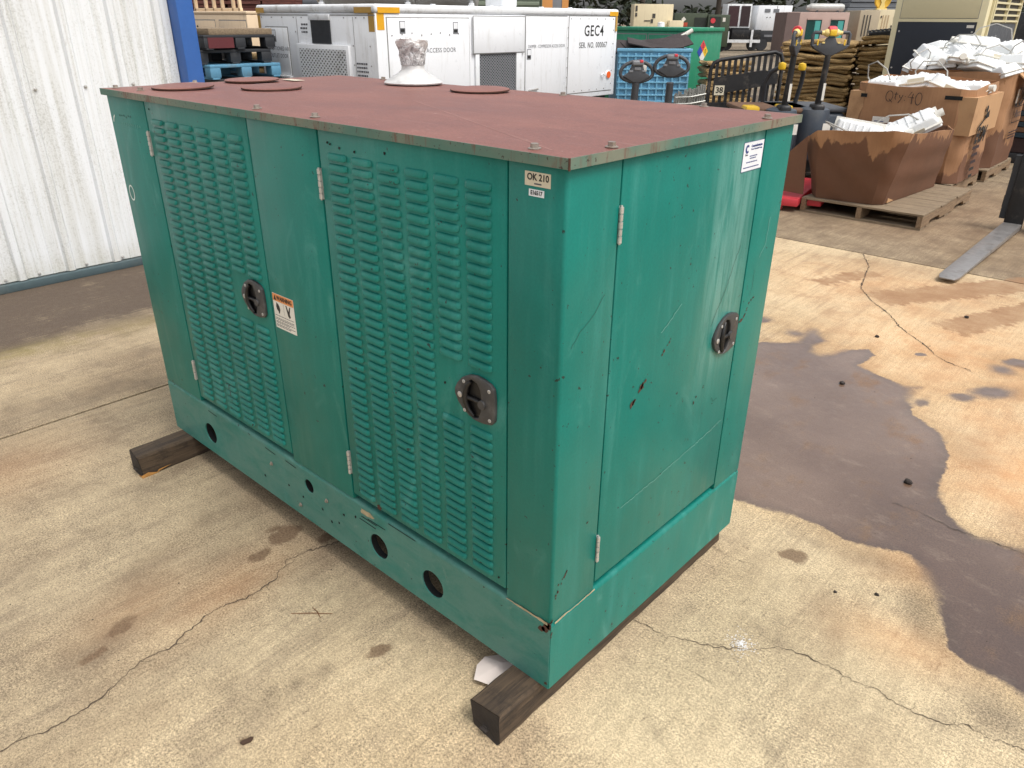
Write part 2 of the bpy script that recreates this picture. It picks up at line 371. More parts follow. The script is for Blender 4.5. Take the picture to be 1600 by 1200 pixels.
def m_wall():
    n = Nd('white_sheet_wall'); p = n.pos(); s = n.sep(p)
    st = n.noise(n.map(p, (1, 16, .55)), 1.5, 6, .7); sp = n.noise(p, 95, 3, .75); big = n.noise(p, 1.1, 5, .6)
    c = n.mix(n.mr(st, .35, .7), C(226, 229, 232), C(208, 209, 206))
    g = n.mr(n.ma('ADD', n.ma('MULTIPLY', sp, .6), n.ma('ADD', n.ma('MULTIPLY', big, .4), n.ma('MULTIPLY', st, .35))), .66, .90, 0, .7)
    c = n.mix(g, c, C(152, 151, 144))
    c = n.mix(n.mr(s[2], .22, .0, 0, .35), c, C(170, 162, 134))
    return n.fin(c, .5)
M_WALL = m_wall()
M_BLUE = paint('blue_trim', C(50, 98, 170), .4, var=.1, dirt=C(60, 80, 110), amt=.3)
M_SLATE = paint('slate_trim', C(72, 88, 92), .6, var=.2, dirt=C(110, 104, 90), amt=.5)
M_GSE = paint('white_equipment_paint', C(238, 240, 243), .35, var=.03, dirt=C(176, 172, 164), amt=.32, dscale=2.6, streak=True)
M_GSED = paint('white_equipment_edge', C(228, 230, 232), .4, var=.05, dirt=C(140, 134, 122), amt=.5, dscale=6)
M_SEAM = paint('dark_seam', C(140, 139, 138), .8)
M_AMB = paint('amber_tape', C(228, 168, 26), .45, var=.12); M_AMBD = paint('faded_amber_tape', C(190, 150, 74), .55, var=.15)
M_BLK = paint('black_rubber', C(44, 46, 50), .6, var=.15)
M_NAVY = paint('navy_panel', C(27, 32, 42), .5, var=.15, scale=1)
M_GRAY = paint('charcoal_plastic', C(66, 68, 72), .5, var=.14)
M_GRAYL = paint('grey_plastic', C(120, 122, 126), .5, var=.14)
M_BLKM = paint('black_steel', C(36, 36, 38), .5, .2, var=.3, scale=9, dirt=C(120, 112, 102), amt=.4, dscale=7)
M_TRUCK = paint('dark_slate_cover', C(66, 74, 84), .45, var=.1, dirt=C(110, 108, 104), amt=.3)
M_YEL = paint('yellow_plastic', C(226, 184, 40), .45, var=.08); M_CREAM = paint('cream_yellow', C(226, 202, 128), .5, var=.1)
M_RED = paint('red_plastic', C(206, 62, 72), .45, var=.08)
M_TAN = paint('tan_equipment', C(216, 202, 168), .5, var=.06, dirt=C(170, 150, 118), amt=.35, streak=True)
M_TANC = paint('cream_cabinet', C(222, 211, 172), .45, var=.05, scale=1, dirt=C(190, 176, 140), amt=.3)
M_BEIG = paint('beige_container', C(222, 198, 166), .5, var=.05, dirt=C(180, 156, 126), amt=.35, streak=True)
M_OLIV = paint('olive_shelter', C(62, 72, 54), .6, var=.15); M_OLID = paint('olive_dark', C(40, 46, 40), .7)
M_MAUV = paint('mauve_equipment', C(176, 150, 140), .55, var=.1); M_TEAL = paint('teal_panel', C(78, 166, 160), .4)
M_TEALD = paint('dark_teal_glass', C(20, 66, 64), .2)
M_BINB = paint('light_blue_plastic', C(108, 166, 196), .5, var=.12, dirt=C(100, 120, 130), amt=.4)
M_BINR = paint('blue_crate_plastic', C(66, 130, 178), .5, var=.12)
M_BPAL = paint('blue_pallet_paint', C(92, 146, 176), .6, var=.2, dirt=C(120, 116, 104), amt=.5)
M_GRN2 = paint('green_box_paint', C(34, 132, 98), .4, var=.08, dirt=C(120, 160, 140), amt=.3, streak=True)
M_ORNG = paint('orange_mesh', C(176, 72, 48), .7, var=.25); M_DRUM = paint('grey_drum', C(70, 72, 76), .5)
M_REDW = m_wood('reddish_plank', C(120, 72, 60), C(84, 50, 44), C(44, 30, 28), (1, 10, 10))
M_TANK = paint('grey_tank', C(176, 176, 172), .4, .2, .12, dirt=C(120, 116, 110), amt=.4)
M_GCOR = paint('sage_container', C(126, 136, 118), .6, var=.12); M_ORNB = paint('orange_banner', C(216, 150, 84), .6)
M_FORK = paint('worn_fork_steel', C(150, 147, 145), .42, .5, .25, 6, C(92, 80, 70), .6, 6)
M_BAND = paint('brown_band', C(112, 84, 64), .7, var=.2); M_CRAT = paint('dark_blue_slats', C(42, 62, 76), .5, var=.2); M_MAR = paint('maroon_board', C(52, 36, 38), .7)
M_FIX = paint('white_plastic', C(228, 230, 230), .4, var=.05, scale=8, dirt=C(190, 184, 172), amt=.4, dscale=8)
M_CABL = paint('grey_cable', C(170, 168, 162), .5); M_CAP = paint('off_white_cap', C(214, 211, 202), .5)
M_COIN = paint('gold_emblem', C(212, 168, 56), .4, .3, .2); M_GRID = paint('dark_grille', C(70, 66, 62), .7)
M_WIRE = paint('bright_wire', C(172, 172, 166), .35, .6, .25, 30)
M_ROD = paint('blue_rod', C(46, 100, 190), .4); M_SLAB = paint('grey_sheeting', C(112, 116, 122), .6, var=.15)
def m_card():
    n = Nd('cardboard'); p = n.pos(); s = n.sep(p)
    g = n.noise(n.map(p, (60, 60, 2)), 1, 4, .6); big = n.noise(p, 2.4, 5, .6)
    c = n.mix(n.mr(big, .3, .7), C(168, 126, 90), C(148, 108, 76)); c = n.val(c, n.mr(g, .3, .7, .93, 1.07, False))
    h = n.ma('ADD', s[2], n.ma('ADD', n.ma('MULTIPLY', n.noise(n.map(p, (1, 1, .35)), 3.2, 6, .6), -.9), n.ma('MULTIPLY', n.attr('soak'), -1.)))
    wetm = n.mr(h, -.11, -.14)
    c = n.mix(n.ma('MULTIPLY', wetm, .9), c, n.mix(n.mr(big, .3, .7), C(92, 62, 46), C(110, 74, 54)))
    n.bump(n.ma('ADD', g, n.ma('MULTIPLY', n.noise(p, 6, 4), 2)), .3, .004)
    return n.fin(c, .78)
M_CARD = m_card(); M_CARDI = paint('cardboard_inner', C(186, 146, 106), .8, var=.1, dirt=C(130, 90, 62), amt=.5)
def m_coir():
    n = Nd('coir_matting'); p = n.pos()
    g = n.noise(n.map(p, (1, 1, 9)), 9, 7, .75, 1.); h = n.noise(p, 60, 4, .7)
    c = n.mix(n.mr(g, .3, .7), C(150, 120, 78), C(206, 174, 120)); c = n.mix(n.mr(h, .48, .70, 0, .6), c, C(74, 56, 36))
    n.bump(n.ma('ADD', g, h), .9, .03); return n.fin(c, .95)
M_COIR = m_coir()
def m_gravel():
    n = Nd('gravel'); p = n.pos(); v = n.vor(p, 22, 'Color'); b = n.noise(p, .35, 5, .6); f = n.noise(p, 9, 5, .7)
    c = n.mix(n.mr(b, .35, .65), C(150, 136, 116), C(120, 106, 88)); c = n.val(c, n.mr(f, .3, .7, .6, 1.3, False))
    c = n.mix(.25, c, v, 'MULTIPLY'); n.bump(n.vor(p, 22), .8, .03); return n.fin(c, .95)
M_GRAV = m_gravel()
def m_leaf():
    n = Nd('foliage'); p = n.pos(); r = n.rnd()
    c = n.mix(n.mr(n.noise(p, .8, 3), .3, .7), (.020, .030, .015, 1), (.050, .062, .030, 1)); c = n.val(c, n.mr(r, 0, 1, .8, 1.2, False))
    return n.fin(c, .6)
M_FOL = m_leaf(); M_BARK = paint('bark', C(70, 62, 54), .9, var=.3, scale=5)

# ------------------------------------------------------------------ ground and pavement
tag(B(-500, 500, -400, 600, -1.0, -.026).build('gravel_yard', M_GRAV), kind='structure')
pave = tag(bpy.data.objects.new('pavement', None), kind='structure'); COL.objects.link(pave)
pave['label'] = 'stained beige concrete pavement of broom-finished slabs with open joints'
B(-26, 12, -6.5, 16.5, -.05, -.022).build('joint_filler', paint('joint_dirt', C(44, 36, 30), .95, var=.4, scale=20), pave)

WET = [(-0.697, 2.622), (-0.608, 2.692), (-0.556, 2.755), (-0.577, 2.899), (-0.568, 3.006), (-0.505, 2.919), (-0.454, 2.874), (-0.479, 2.759), (-0.451, 2.676), (-0.4, 2.66), (-0.36, 2.718), (-0.321, 2.842), (-0.247, 2.912), (-0.191, 2.857), (-0.21, 2.674), (-0.136, 2.628), (-0.038, 2.607), (0.038, 2.571), (0.101, 2.612), (0.08, 2.557), (0.103, 2.428), (0.164, 2.296), (0.222, 2.262), (0.299, 2.191), (0.355, 2.084), (0.379, 2.006), (0.391, 1.898), (0.406, 1.798), (0.414, 1.746), (0.448, 1.666), (0.495, 1.584), (0.546, 1.542), (0.597, 1.523), (0.656, 1.531), (0.724, 1.558), (1.0, 1.62), (1.7, 1.75), (1.9, 1.1), (1.2, .85),
       (0.856, 0.872), (0.811, 0.893), (0.752, 0.89), (0.699, 0.902), (0.66, 0.929), (0.621, 1.026), (0.573, 1.127), (0.508, 1.227), (0.458, 1.266), (0.383, 1.25), (0.314, 1.213), (0.258, 1.207), (0.179, 1.23), (0.093, 1.22), (0.011, 1.195), (-0.104, 1.17), (-.5, 1.2), (-.8, 1.5), (-.95, 2.2)]
def poly_sdf(P, poly):
    Q = np.array(poly, float); d = np.full(len(P), 9.); ins = np.zeros(len(P), bool)
    for a, b in zip(Q, np.roll(Q, -1, 0)):
        e = b-a; t = np.clip(((P-a)@e)/max(e@e, 1e-9), 0, 1); d = np.minimum(d, np.hypot(*(P-a-t[:, None]*e).T))
        c = (a[1] > P[:, 1]) != (b[1] > P[:, 1])
        x = a[0]+(P[:, 1]-a[1])/(b[1]-a[1] if b[1] != a[1] else 1e-9)*e[0]
        ins ^= c & (P[:, 0] < x)
    return np.where(ins, d, -d)
def seg_d(P, a, b):
    a, b = np.array(a, float), np.array(b, float); e = b-a; L = math.hypot(*e); u = e/L
    s = (P-a)@u; n = (P-a)@np.array([-u[1], u[0]]); return s, n, L
def gauss(P, x, y, rx, ry, ang=0.):
    c, s = math.cos(ang), math.sin(ang); d = P-np.array([x, y]); u = d[:, 0]*c+d[:, 1]*s; v = -d[:, 0]*s+d[:, 1]*c
    return np.exp(-(u/rx)**2-(v/ry)**2)
def ell(P, x, y, rx, ry, ang=0.):
    c, s = math.cos(ang), math.sin(ang); d = P-np.array([x, y]); u = d[:, 0]*c+d[:, 1]*s; v = -d[:, 0]*s+d[:, 1]*c
    return (1-np.sqrt((u/rx)**2+(v/ry)**2))*min(rx, ry)
def ground_attrs(P):
    A = {}
    wet = np.clip(poly_sdf(P, WET), -.4, .4)
    for x, y, rx, ry, an in ((.274, 2.637, .055, .04, .9), (.359, 2.784, .10, .055, .8), (.334, 3.108, .045, .05, 0), (.379, 3.25, .07, .06, .5), (.153, 2.449, .03, .04, 0), (-.02, 3.03, .03, .02, .6), (-.62, 2.86, .05, .04, 0), (-.9, 2.9, .1, .06, .7)):
        wet = np.maximum(wet, ell(P, x, y, rx, ry, an))
    A['wet'] = wet
    trk = np.full(len(P), -.3)
    for a, b, hw in (((-.50, 3.75), (.30, 5.0), .15), ((-.02, 3.50), (.45, 4.7), .13), ((-.90, 3.82), (-.69, 4.32), .09)):
        s, n, L = seg_d(P, a, b); k = (s/.06) % 1.0
        saw = hw-.03*np.abs(k-.5)*2-np.abs(n)
        trk = np.maximum(trk, np.minimum(saw, np.minimum(s, L-s)))
    A['track'] = trk
    sp = np.full(len(P), -.3)
    for x, y, rx, ry, an in ((-1.106, -.038, .045, .065, .2), (-1.07, -.155, .028, .045, .1), (-.472, -.148, .026, .04, -.3), (.185, 1.012, .05, .038, .4), (-1.075, -.585, .03, .05, .3), (-1.02, -.68, .018, .06, .1),
                             (-.99, .06, .03, .05, 0), (-1.16, -.05, .02, .03, 0), (.05, .945, .012, .01, 0), (-.48, -.54, .013, .02, -.4), (-1.2, -1.02, .03, .02, 0)):
        sp = np.maximum(sp, ell(P, x, y, rx, ry, an))
    A['spot'] = sp
    soot_dark = np.clip(1.2-(P[:, 0]+3.72)/.42, 0, 1.08)*(P[:, 0] < -2.5)*np.clip(1.3-.0*P[:, 1], 0, 1)
    soot_dark = np.maximum(soot_dark, np.where(P[:, 1] > 4.75, .72, 0))
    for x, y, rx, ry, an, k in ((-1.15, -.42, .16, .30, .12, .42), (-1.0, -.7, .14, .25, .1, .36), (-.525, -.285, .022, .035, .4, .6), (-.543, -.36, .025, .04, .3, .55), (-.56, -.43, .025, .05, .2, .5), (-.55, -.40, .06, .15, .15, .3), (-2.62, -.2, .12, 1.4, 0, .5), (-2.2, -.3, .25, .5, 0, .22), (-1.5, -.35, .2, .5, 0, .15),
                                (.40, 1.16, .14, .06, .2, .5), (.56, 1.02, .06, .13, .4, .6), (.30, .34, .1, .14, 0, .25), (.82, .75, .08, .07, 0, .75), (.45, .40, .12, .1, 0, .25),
                                (-.5, .5, 1.2, .45, 0, .45), (.45, 2.1, .10, .2, .4, .35), (-.3, 4.6, 1.5, .2, 0, .2)):  # starts with a wide darker ellipse over the generator's footprint
        soot_dark = np.maximum(soot_dark, k*gauss(P, x, y, rx, ry, an))
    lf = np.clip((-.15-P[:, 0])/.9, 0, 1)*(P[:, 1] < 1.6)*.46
    A['soot_dark'] = np.clip(np.maximum(soot_dark, lf)+.35*np.minimum(soot_dark, lf), 0, 1.4)
    rust = np.zeros(len(P))
    for x, y, rx, ry, an, k in ((.62, 2.05, .35, .38, .5, .75), (.45, 2.5, .30, .35, 0, .5), (.1, 3.2, .8, 1.0, .4, .52), (-.4, 4.0, 1.0, .8, 0, .45), (.55, .84, .16, .10, .2, .45), (-1.02, -.30, .12, .30, .1, .45), (-1.12, -.5, .12, .2, .1, .4), (-2.2, -.55, .2, .3, 0, .35), (-.5, 6.5, 2.5, 1.8, 0, .35), (.48, 1.2, .16, .10, .3, .4)):
        rust = np.maximum(rust, k*gauss(P, x, y, rx, ry, an))
    A['rust'] = rust
    A['deep'] = np.clip(1.1*gauss(P, .95, 1.05, .48, .40)+.55*gauss(P, .40, 1.55, .20, .35), 0, 1)
    A['moss'] = np.clip(.60*gauss(P, -3.42, -.20, .10, .35, .05)+.35*gauss(P, -3.38, .4, .12, .5), 0, 1)
    return A
def slab(x0, x1, y0, y1, fine=None, step=.015, coarse=.35):
    def axis(a, b, lo, hi):
        if fine is None: return np.linspace(a, b, max(2, int((b-a)/coarse)+1))
        parts = []
        if lo > a: parts.append(np.arange(a, lo, coarse))
        parts.append(np.arange(max(a, lo), min(b, hi), step))
        if hi < b: parts.append(np.arange(hi, b, coarse))
        r = np.concatenate(parts); return np.append(r[r < b-step*.5], b)
    g = .0075; x0 += g; x1 -= g; y0 += g; y1 -= g
    xs = axis(x0, x1, fine[0] if fine else 0, fine[1] if fine else 0); ys = axis(y0, y1, fine[2] if fine else 0, fine[3] if fine else 0)
    nx, ny = len(xs), len(ys); X, Y = np.meshgrid(xs, ys); P = np.stack([X.ravel(), Y.ravel()], 1)
    V = np.column_stack([P, np.zeros(len(P))]); i = np.arange(nx-1)[None, :]+nx*np.arange(ny-1)[:, None]; i = i.ravel()
    F = np.stack([i, i+1, i+1+nx, i+nx], 1)
    ring = np.concatenate([np.arange(nx), nx*np.arange(1, ny)+nx-1, nx*(ny-1)+np.arange(nx-2, -1, -1), nx*np.arange(ny-2, 0, -1)])
    lo = V[ring].copy(); lo[:, 2] = -.05; nl = len(V); k = len(ring); j = np.arange(k)
    V = np.vstack([V, lo]); F2 = np.stack([ring, nl+j, nl+(j+1) % k, ring[(j+1) % k]], 1)
    V[ring, 2] -= .002
    me = bpy.data.meshes.new('slab'); me.from_pydata(V.tolist(), [], np.vstack([F, F2]).tolist())
    for nme, a in ground_attrs(V[:, :2]).items():
        at = me.attributes.new(nme, 'FLOAT', 'POINT'); at.data.foreach_set('value', a.astype(np.float32))
    me.update(); return link('slab', me, M_CON, pave)
slab(-2.5, 3.2, -6.5, 4.75, (-2.5, 1.35, -1.35, 4.75), .015)
slab(-4.5, -2.5, -6.5, 4.75, (-4.5, -2.5, -1.2, 1.6), .03)
slab(-2.5, 3.2, 4.75, 8.6, (-2.5, 1.0, 4.75, 8.6), .05); slab(-2.5, 3.2, 8.6, 16.5)
slab(-8.5, -2.5, 4.75, 8.6); slab(-8.5, -2.5, 8.6, 16.5); slab(-8.5, -4.5, 1.6, 4.75)
slab(3.2, 9, -6.5, 4.75); slab(3.2, 9, 4.75, 16.5); slab(-17, -8.5, 1.6, 8.6); slab(-17, -8.5, 8.6, 16.5)
CR = [([(-0.873, -0.944), (-0.868, -0.892), (-0.85, -0.827), (-0.854, -0.767), (-0.864, -0.71), (-0.887, -0.661), (-0.904, -0.603), (-0.9, -0.554), (-0.893, -0.525), (-0.917, -0.473), (-0.937, -0.407), (-0.938, -0.337), (-0.921, -0.285), (-0.924, -0.231), (-0.934, -0.181), (-0.984, -0.104), (-0.975, -0.039), (-0.947, 0.04), (-.95, .4)], .0042),
      ([(-0.028, 0.418), (0.023, 0.425), (0.074, 0.425), (0.126, 0.46), (0.167, 0.472), (0.22, 0.502), (0.274, 0.546), (0.326, 0.609), (0.385, 0.623), (0.458, 0.631), (0.521, 0.624), (0.568, 0.639), (0.61, 0.624), (0.665, 0.626), (0.725, 0.641), (0.774, 0.676), (0.809, 0.669), (0.89, 0.691), (1.3, .8)], .0026),
      ([(-0.913, 4.718), (-0.773, 4.438), (-0.73, 4.249), (-0.642, 3.912), (-0.514, 3.717), (-0.425, 3.623), (-0.341, 3.534), (-0.235, 3.37), (-0.139, 3.264), (-0.04, 3.174), (0.036, 3.071), (0.108, 3.014), (0.203, 2.985), (0.293, 2.918)], .007),
      ([(0.323, 1.538), (0.416, 1.541), (0.512, 1.52), (0.612, 1.527), (0.73, 1.528), (1.1, 1.55)], .003), ([(0.148, 0.356), (0.211, 0.367), (0.262, 0.368)], .0014), ([(-0.032, 0.873), (0.055, 0.865), (0.099, 0.881)], .0016),
      ([(-3.2, -.9), (-3.1, -.3), (-3.02, .3)], .003)]
for pts, wd in CR[:-1]:
    l = rough_line(pts, .0085, .0048); n_ = len(l)
    ph = random.uniform(0, 9); wl = [wd*.82*max(.38, .72+.3*math.sin(i*.21+ph)+.25*math.sin(i*.53+2*ph)+random.uniform(-.3, .3))*min(1, 4*(1-i/n_)+.15)*(2.2 if random.random() < .05 else 1) for i in range(n_)]
    ribbon(l, wl, .0022).build('crack', M_CRACK, pave)
    for q in range(3, n_-6, 9):                       # hairline branches
        if random.random() < .45:
            a = l[q]; an = random.uniform(0, 6.28); ribbon(rough_line([a, (a[0]+.02*math.cos(an), a[1]+.02*math.sin(an)), (a[0]+.045*math.cos(an+.5), a[1]+.045*math.sin(an+.5))], .007, .002), [wd*.35, wd*.3, wd*.1], .0021).build('crack', M_CRACK, pave)

# ------------------------------------------------------------------ the generator (local z = 0 at the underside of its base)
L, W_, HB, HT = 1.9138, .9126, .204, 1.25
gen = thing('generator', 'green louvred generator enclosure with reddish roof resting on two timbers', 'generator', (0, 0, .09))
B(-L+.03, -.03, .03, W_-.03, HB-.01, HT-.03).build('gap_shade_core', M_DARK, gen); B(-L+.2, -.2, .25, W_-.25, .0, HB-.011).build('hole_shade_core', M_DARK, gen)  # added black blocks: shade behind door gaps and rail holes, as colour
# base rails: pressed plate with cable holes and a rolled top flange
def rail(F, length, u0, holes, mat, extra=None):
    q = plate([(u0, 0), (u0+length, 0), (u0+length, HB-.012), (u0, HB-.012)], holes, .004)
    k = 6; prof = [(HB-.012+.012*math.sin(t), -.012*(1-math.cos(t))) for t in (math.pi/2*i/k for i in range(k+1))]+[(HB, -.028)]
    vs = [(u, v, w) for v, w in prof for u in (u0, u0+length)]
    q.add(vs, [(2*i, 2*i+1, 2*i+3, 2*i+2) for i in range(len(prof)-1)])
    return q.build('base_rail', mat, gen, smooth=35, M=F)
HOLES = [(-1.614, .083, .040), (-.978, .140, .024), (-.638, .088, .040), (-.409, .084, .042)]
rail(face(FRONT, 0, 0, 0), L-.004, -L+.002, [circ(u, v, r) for u, v, r in HOLES], M_RAIL)
rail(face(SIDE, 0, 0, 0), W_-.004, .002, [], M_GRN)
rail(Matrix.Translation((0, W_, 0)) @ Matrix.Rotation(math.pi, 4, 'Z') @ FRONT, L-.004, .002, [], M_RAIL)
rail(Matrix.Translation((-L, 0, 0)) @ Matrix.Rotation(math.pi, 4, 'Z') @ SIDE, W_-.004, -W_+.002, [], M_GRN)
for u, v, r in HOLES:                                   # inner collars behind the cable holes, coloured black for the shade inside
    MB().cyl((u, .004, v), (u, .024, v), r+.001, r+.001, 20, False).build('hole_collar', M_DARK, gen)
# posts and fixed panels
def post(poly): return MB().prism(poly, HB+.002, HT-.012).build('post_panel', M_GRN, gen, bev=.0018, seg=2)
def arc(cx, cy, r, a0, a1, n=6): return [(cx+r*math.cos(R(a0+(a1-a0)*i/n)), cy+r*math.sin(R(a0+(a1-a0)*i/n))) for i in range(n+1)]
post([(-.1375, 0)]+arc(-.008, .008, .008, -90, 0)+[(0, .1615), (-.03, .1615), (-.03, .03), (-.1375, .03)])
post([(0, .7565)]+arc(-.008, W_-.008, .008, 0, 90)+[(-.1375, W_), (-.1375, W_-.03), (-.03, W_-.03), (-.03, .7565)])
post([(-1.6445, 0), (-1.6445, .03), (-L+.03, .03), (-L+.03, .1615), (-L, .1615)]+arc(-L+.008, .008, .008, 180, 270))
post([(-1.6445, W_), (-1.6445, W_-.03), (-L+.03, W_-.03), (-L+.03, .75), (-L, .75)]+list(reversed(arc(-L+.008, W_-.008, .008, 90, 180))))
post([(-1.0475, 0), (-.7415, 0), (-.7415, .03), (-1.0475, .03)]); post([(-1.0475, W_), (-.7415, W_), (-.7415, W_-.03), (-1.0475, W_-.03)])
# doors
DZ0, DZ1 = .226, 1.229
def door(x0, x1, F, label=None):
    o = B(x0, x1, DZ0, DZ1, -.024, -.0005).build('door', M_GRN, gen, bev=.003, seg=2, M=F)
    if label: o['label'] = label
    return o
d_near = door(-.7365, -.1415, face(FRONT, 0, 0, 0), 'louvred side door nearest the corner')
d_far = door(-1.6395, -1.0525, face(FRONT, 0, 0, 0), 'louvred side door farther from the corner')
d_end = door(.1665, .7525, face(SIDE, 0, 0, 0), 'plain scratched end door')
Fb = Matrix.Translation((0, W_, 0)) @ Matrix.Rotation(math.pi, 4, 'Z') @ FRONT
door(.1415, .7365, Fb); door(1.0525, 1.6395, Fb)
door(-.7425, -.1665, Matrix.Translation((-L, 0, 0)) @ Matrix.Rotation(math.pi, 4, 'Z') @ SIDE)
# louvres: pressed hoods, each its own piece
def louvre_mb(w=.0705, h=.0160, d=.0066):
    prof = [(.0, .5), (-.35, .44), (-.72, .25), (-.95, -.02), (-1.0, -.28), (-.97, -.46), (-.80, -.49), (-.72, -.30)]
    st = [(-.5, .0), (-.475, .55), (-.43, .86), (-.36, 1.), (.36, 1.), (.43, .86), (.475, .55), (.5, 0.)]
    mb = MB(); vs = []
    for sx, k in st:
        for y, z in prof: vs.append((sx*w, y*d*k-.0002, z*h*(.55+.45*k)))
    n = len(prof); mb.add(vs, [(i*n+j, i*n+j+1, (i+1)*n+j+1, (i+1)*n+j) for i in range(len(st)-1) for j in range(n-1)])
    return mb
LM = louvre_mb().mesh('louvre', smooth=60); LM.materials.append(M_GRN)
spots = []
for dr, xs in ((d_near, -.667), (d_far, -1.5685)):
    for col in range(6):
        for row in range(40):
            if col >= 4 and 17 <= row <= 22: continue
            spots.append((dr, xs+col*.0902, 1.1705-row*.02355, col))
spots.sort(key=lambda s: (s[0] is not d_near, -s[1], -s[2]))
rest = MB(); lv, lf = [tuple(v.co) for v in LM.vertices], [tuple(p.vertices) for p in LM.polygons]
for i, (dr, x, z, col) in enumerate(spots):
    if i < 300: link('louvre', LM, None, dr, (x, -.0003, z))
    else: rest.add([(a+x, b-.0003, c+z) for a, b, c in lv], lf)
tag(rest.build('louvre', M_GRN, d_far, smooth=60), kind='stuff')
# latches
LAT = [(-0.02, 0.055), (0.001, 0.059), (0.022, 0.057), (0.043, 0.051), (0.054, 0.042), (0.057, 0.018), (0.057, -0.01), (0.055, -0.035), (0.046, -0.045), (0.023, -0.050), (-0.001, -0.051), (-0.023, -0.045), (-0.041, -0.035), (-0.056, -0.021), (-0.066, -0.003), (-0.066, 0.010), (-0.058, 0.025), (-0.043, 0.042)]
LENS = [(-0.013, 0.046), (0.004, 0.042), (0.013, 0.028), (0.016, 0.009), (0.016, -0.01), (0.013, -0.026), (0.006, -0.042), (-0.008, -0.047), (-0.024, -0.038), (-0.034, -0.019), (-0.036, 0.003), (-0.032, 0.024), (-0.024, 0.038)]
def latch(F, u, v):
    o = plate(LAT, [LENS], .009).build('latch', M_LATCH, gen, bev=.0025, seg=2, M=face(F, u, v, .0085))
    Mx = face(F, u, v, 0)
    MB().prism([(a*1.06, b*1.05) for a, b in LENS], .0008, .0014).build('recess', M_LATD, o, M=Mx)
    h = MB().tube([(-.016, .040, .007), (-.026, .028, .009), (-.0305, .008, .0105), (-.030, -.012, .0105), (-.022, -.030, .009), (-.010, -.042, .006)], [.004, .006, .0068, .0068, .006, .004], 8)
    h.tube([(-.028, -.001, .008), (-.01, -.0015, .006), (.012, -.003, .005)], .005, 8)
    h.build('handle', M_LATD, o, smooth=50, M=Mx)
    MB().cyl((.019, -.004, .006), (.019, -.004, .0125), .011, .010, 16).build('pivot_boss', M_LATCH, o, smooth=40, M=Mx)
    for a, b in ((-.036, .035), (.041, .035), (-.035, -.035), (.042, -.035)):
        MB().lathe([(.0044, .008), (.0044, .0096), (.003, .0104), (.0018, .0100), (.0017, .0088), (.0001, .0088)], 10, (a, b, 0)).build('screw', M_STEEL, o, smooth=50, M=Mx)
    MB().lathe([(.0068, .008), (.0068, .0100), (.0055, .0108), (.0001, .0104)], 14, (-.049, -.001, 0)).build('keyhole', M_STEEL, o, smooth=50, M=Mx)
latch(FRONT, -.224, .709); latch(FRONT, -1.134, .719); latch(SIDE, .680, .722)
# hinges
def hinge(F, u, z0, z1):
    mb = MB(); n = 5; h = (z1-z0)/n
    mb.box(u-.0012, u+.006, z0, z1, -.004, .0012)
    for i in range(n): mb.cyl((u+.0005, z0+i*h+.0012, .0035), (u+.0005, z0+(i+1)*h-.0012, .0035), .0048 if i % 2 == 0 else .0044, None, 12)
    mb.cyl((u+.0005, z0-.002, .0035), (u+.0005, z1+.002, .0035), .0025, None, 10)
    mb.build('hinge', M_STEEL, gen, smooth=40, M=F)
for z0, z1 in ((1.066, 1.138), (.294, .366)):
    hinge(face(FRONT, 0, 0, 0), -1.6435, z0, z1); hinge(face(FRONT, 0, 0, 0), -.7405, z0, z1); hinge(face(SIDE, 0, 0, 0), .163, z0, z1)
# roof
OV = .0112; x0, x1, y0, y1 = -L-OV, OV, -OV, W_+OV
mb = MB(); N = 16
xs = np.linspace(x0, x1, 2*N+1); ys = np.linspace(y0, y1, 2*N+1); vs = []
for y in ys:
    for x in xs:
        k = 1-max(abs((x-(x0+x1)/2)/((x1-x0)/2)), abs((y-(y0+y1)/2)/((y1-y0)/2))); vs.append((x, y, HT-.0025+.0035*k-(0 if k > 1e-6 else .001)))
n = 2*N+1
fs = []
for i in range(n-1):
    for j in range(n-1):
        a, b, c, d = i*n+j, i*n+j+1, (i+1)*n+j+1, (i+1)*n+j
        fs += ([(a, b, c), (a, c, d)] if (i < N) == (j < N) else [(a, b, d), (b, c, d)])
mb.add(vs, fs); roof = mb.build('roof', M_ROOF, gen)
lip = MB()
for a, b, c, d in ((x0, x1, y0, y0+.0025), (x1-.0025, x1, y0+.0027, y1-.0027), (x0, x1, y1-.0025, y1), (x0, x0+.0025, y0+.0027, y1-.0027)):
    lip.box(a, b, c, d, HT-.0225, HT-.0034)
lip.build('drip_edge', M_LIP, roof)
MB().tube([(x1-.0008, y0+.0008, HT-.024), (x1-.0008, y0+.0008, HT-.003)], .0022, 6).build('corner_seam', M_RUST, roof)
def bolt_mesh(r=.0078):
    mb = MB(); mb.lathe([(r*1.55, 0), (r*1.55, .0016), (r*1.2, .0026), (r*1.15, .0026)], 18)
    mb.cyl((0, 0, .0022), (0, 0, .0095), r, r*.97, 6); return mb.mesh('bolt', smooth=35)
BM = bolt_mesh(); BM.materials.append(M_BOLT)
for x, y in ((-.095, .022), (-.008, .135), (-.765, .018), (-1.018, .018), (-.008, .765), (-1.875, .02), (-1.73, .036), (-.99, .885), (-.72, .876), (-1.60, .890), (-1.86, .56), (-1.9, .3), (-.25, .895)):
    o = link('bolt', BM, None, roof, (x, y, HT-.002)); o.rotation_euler = (random.uniform(-.05, .05), random.uniform(-.05, .05), random.uniform(0, 1))
DM = MB().lathe([(.092, 0), (.0935, .002), (.0935, .004), (.090, .0052), (.05, .0056), (.0001, .0058)], 40).mesh('cover_disc', smooth=30); DM.materials.append(M_ROOF)
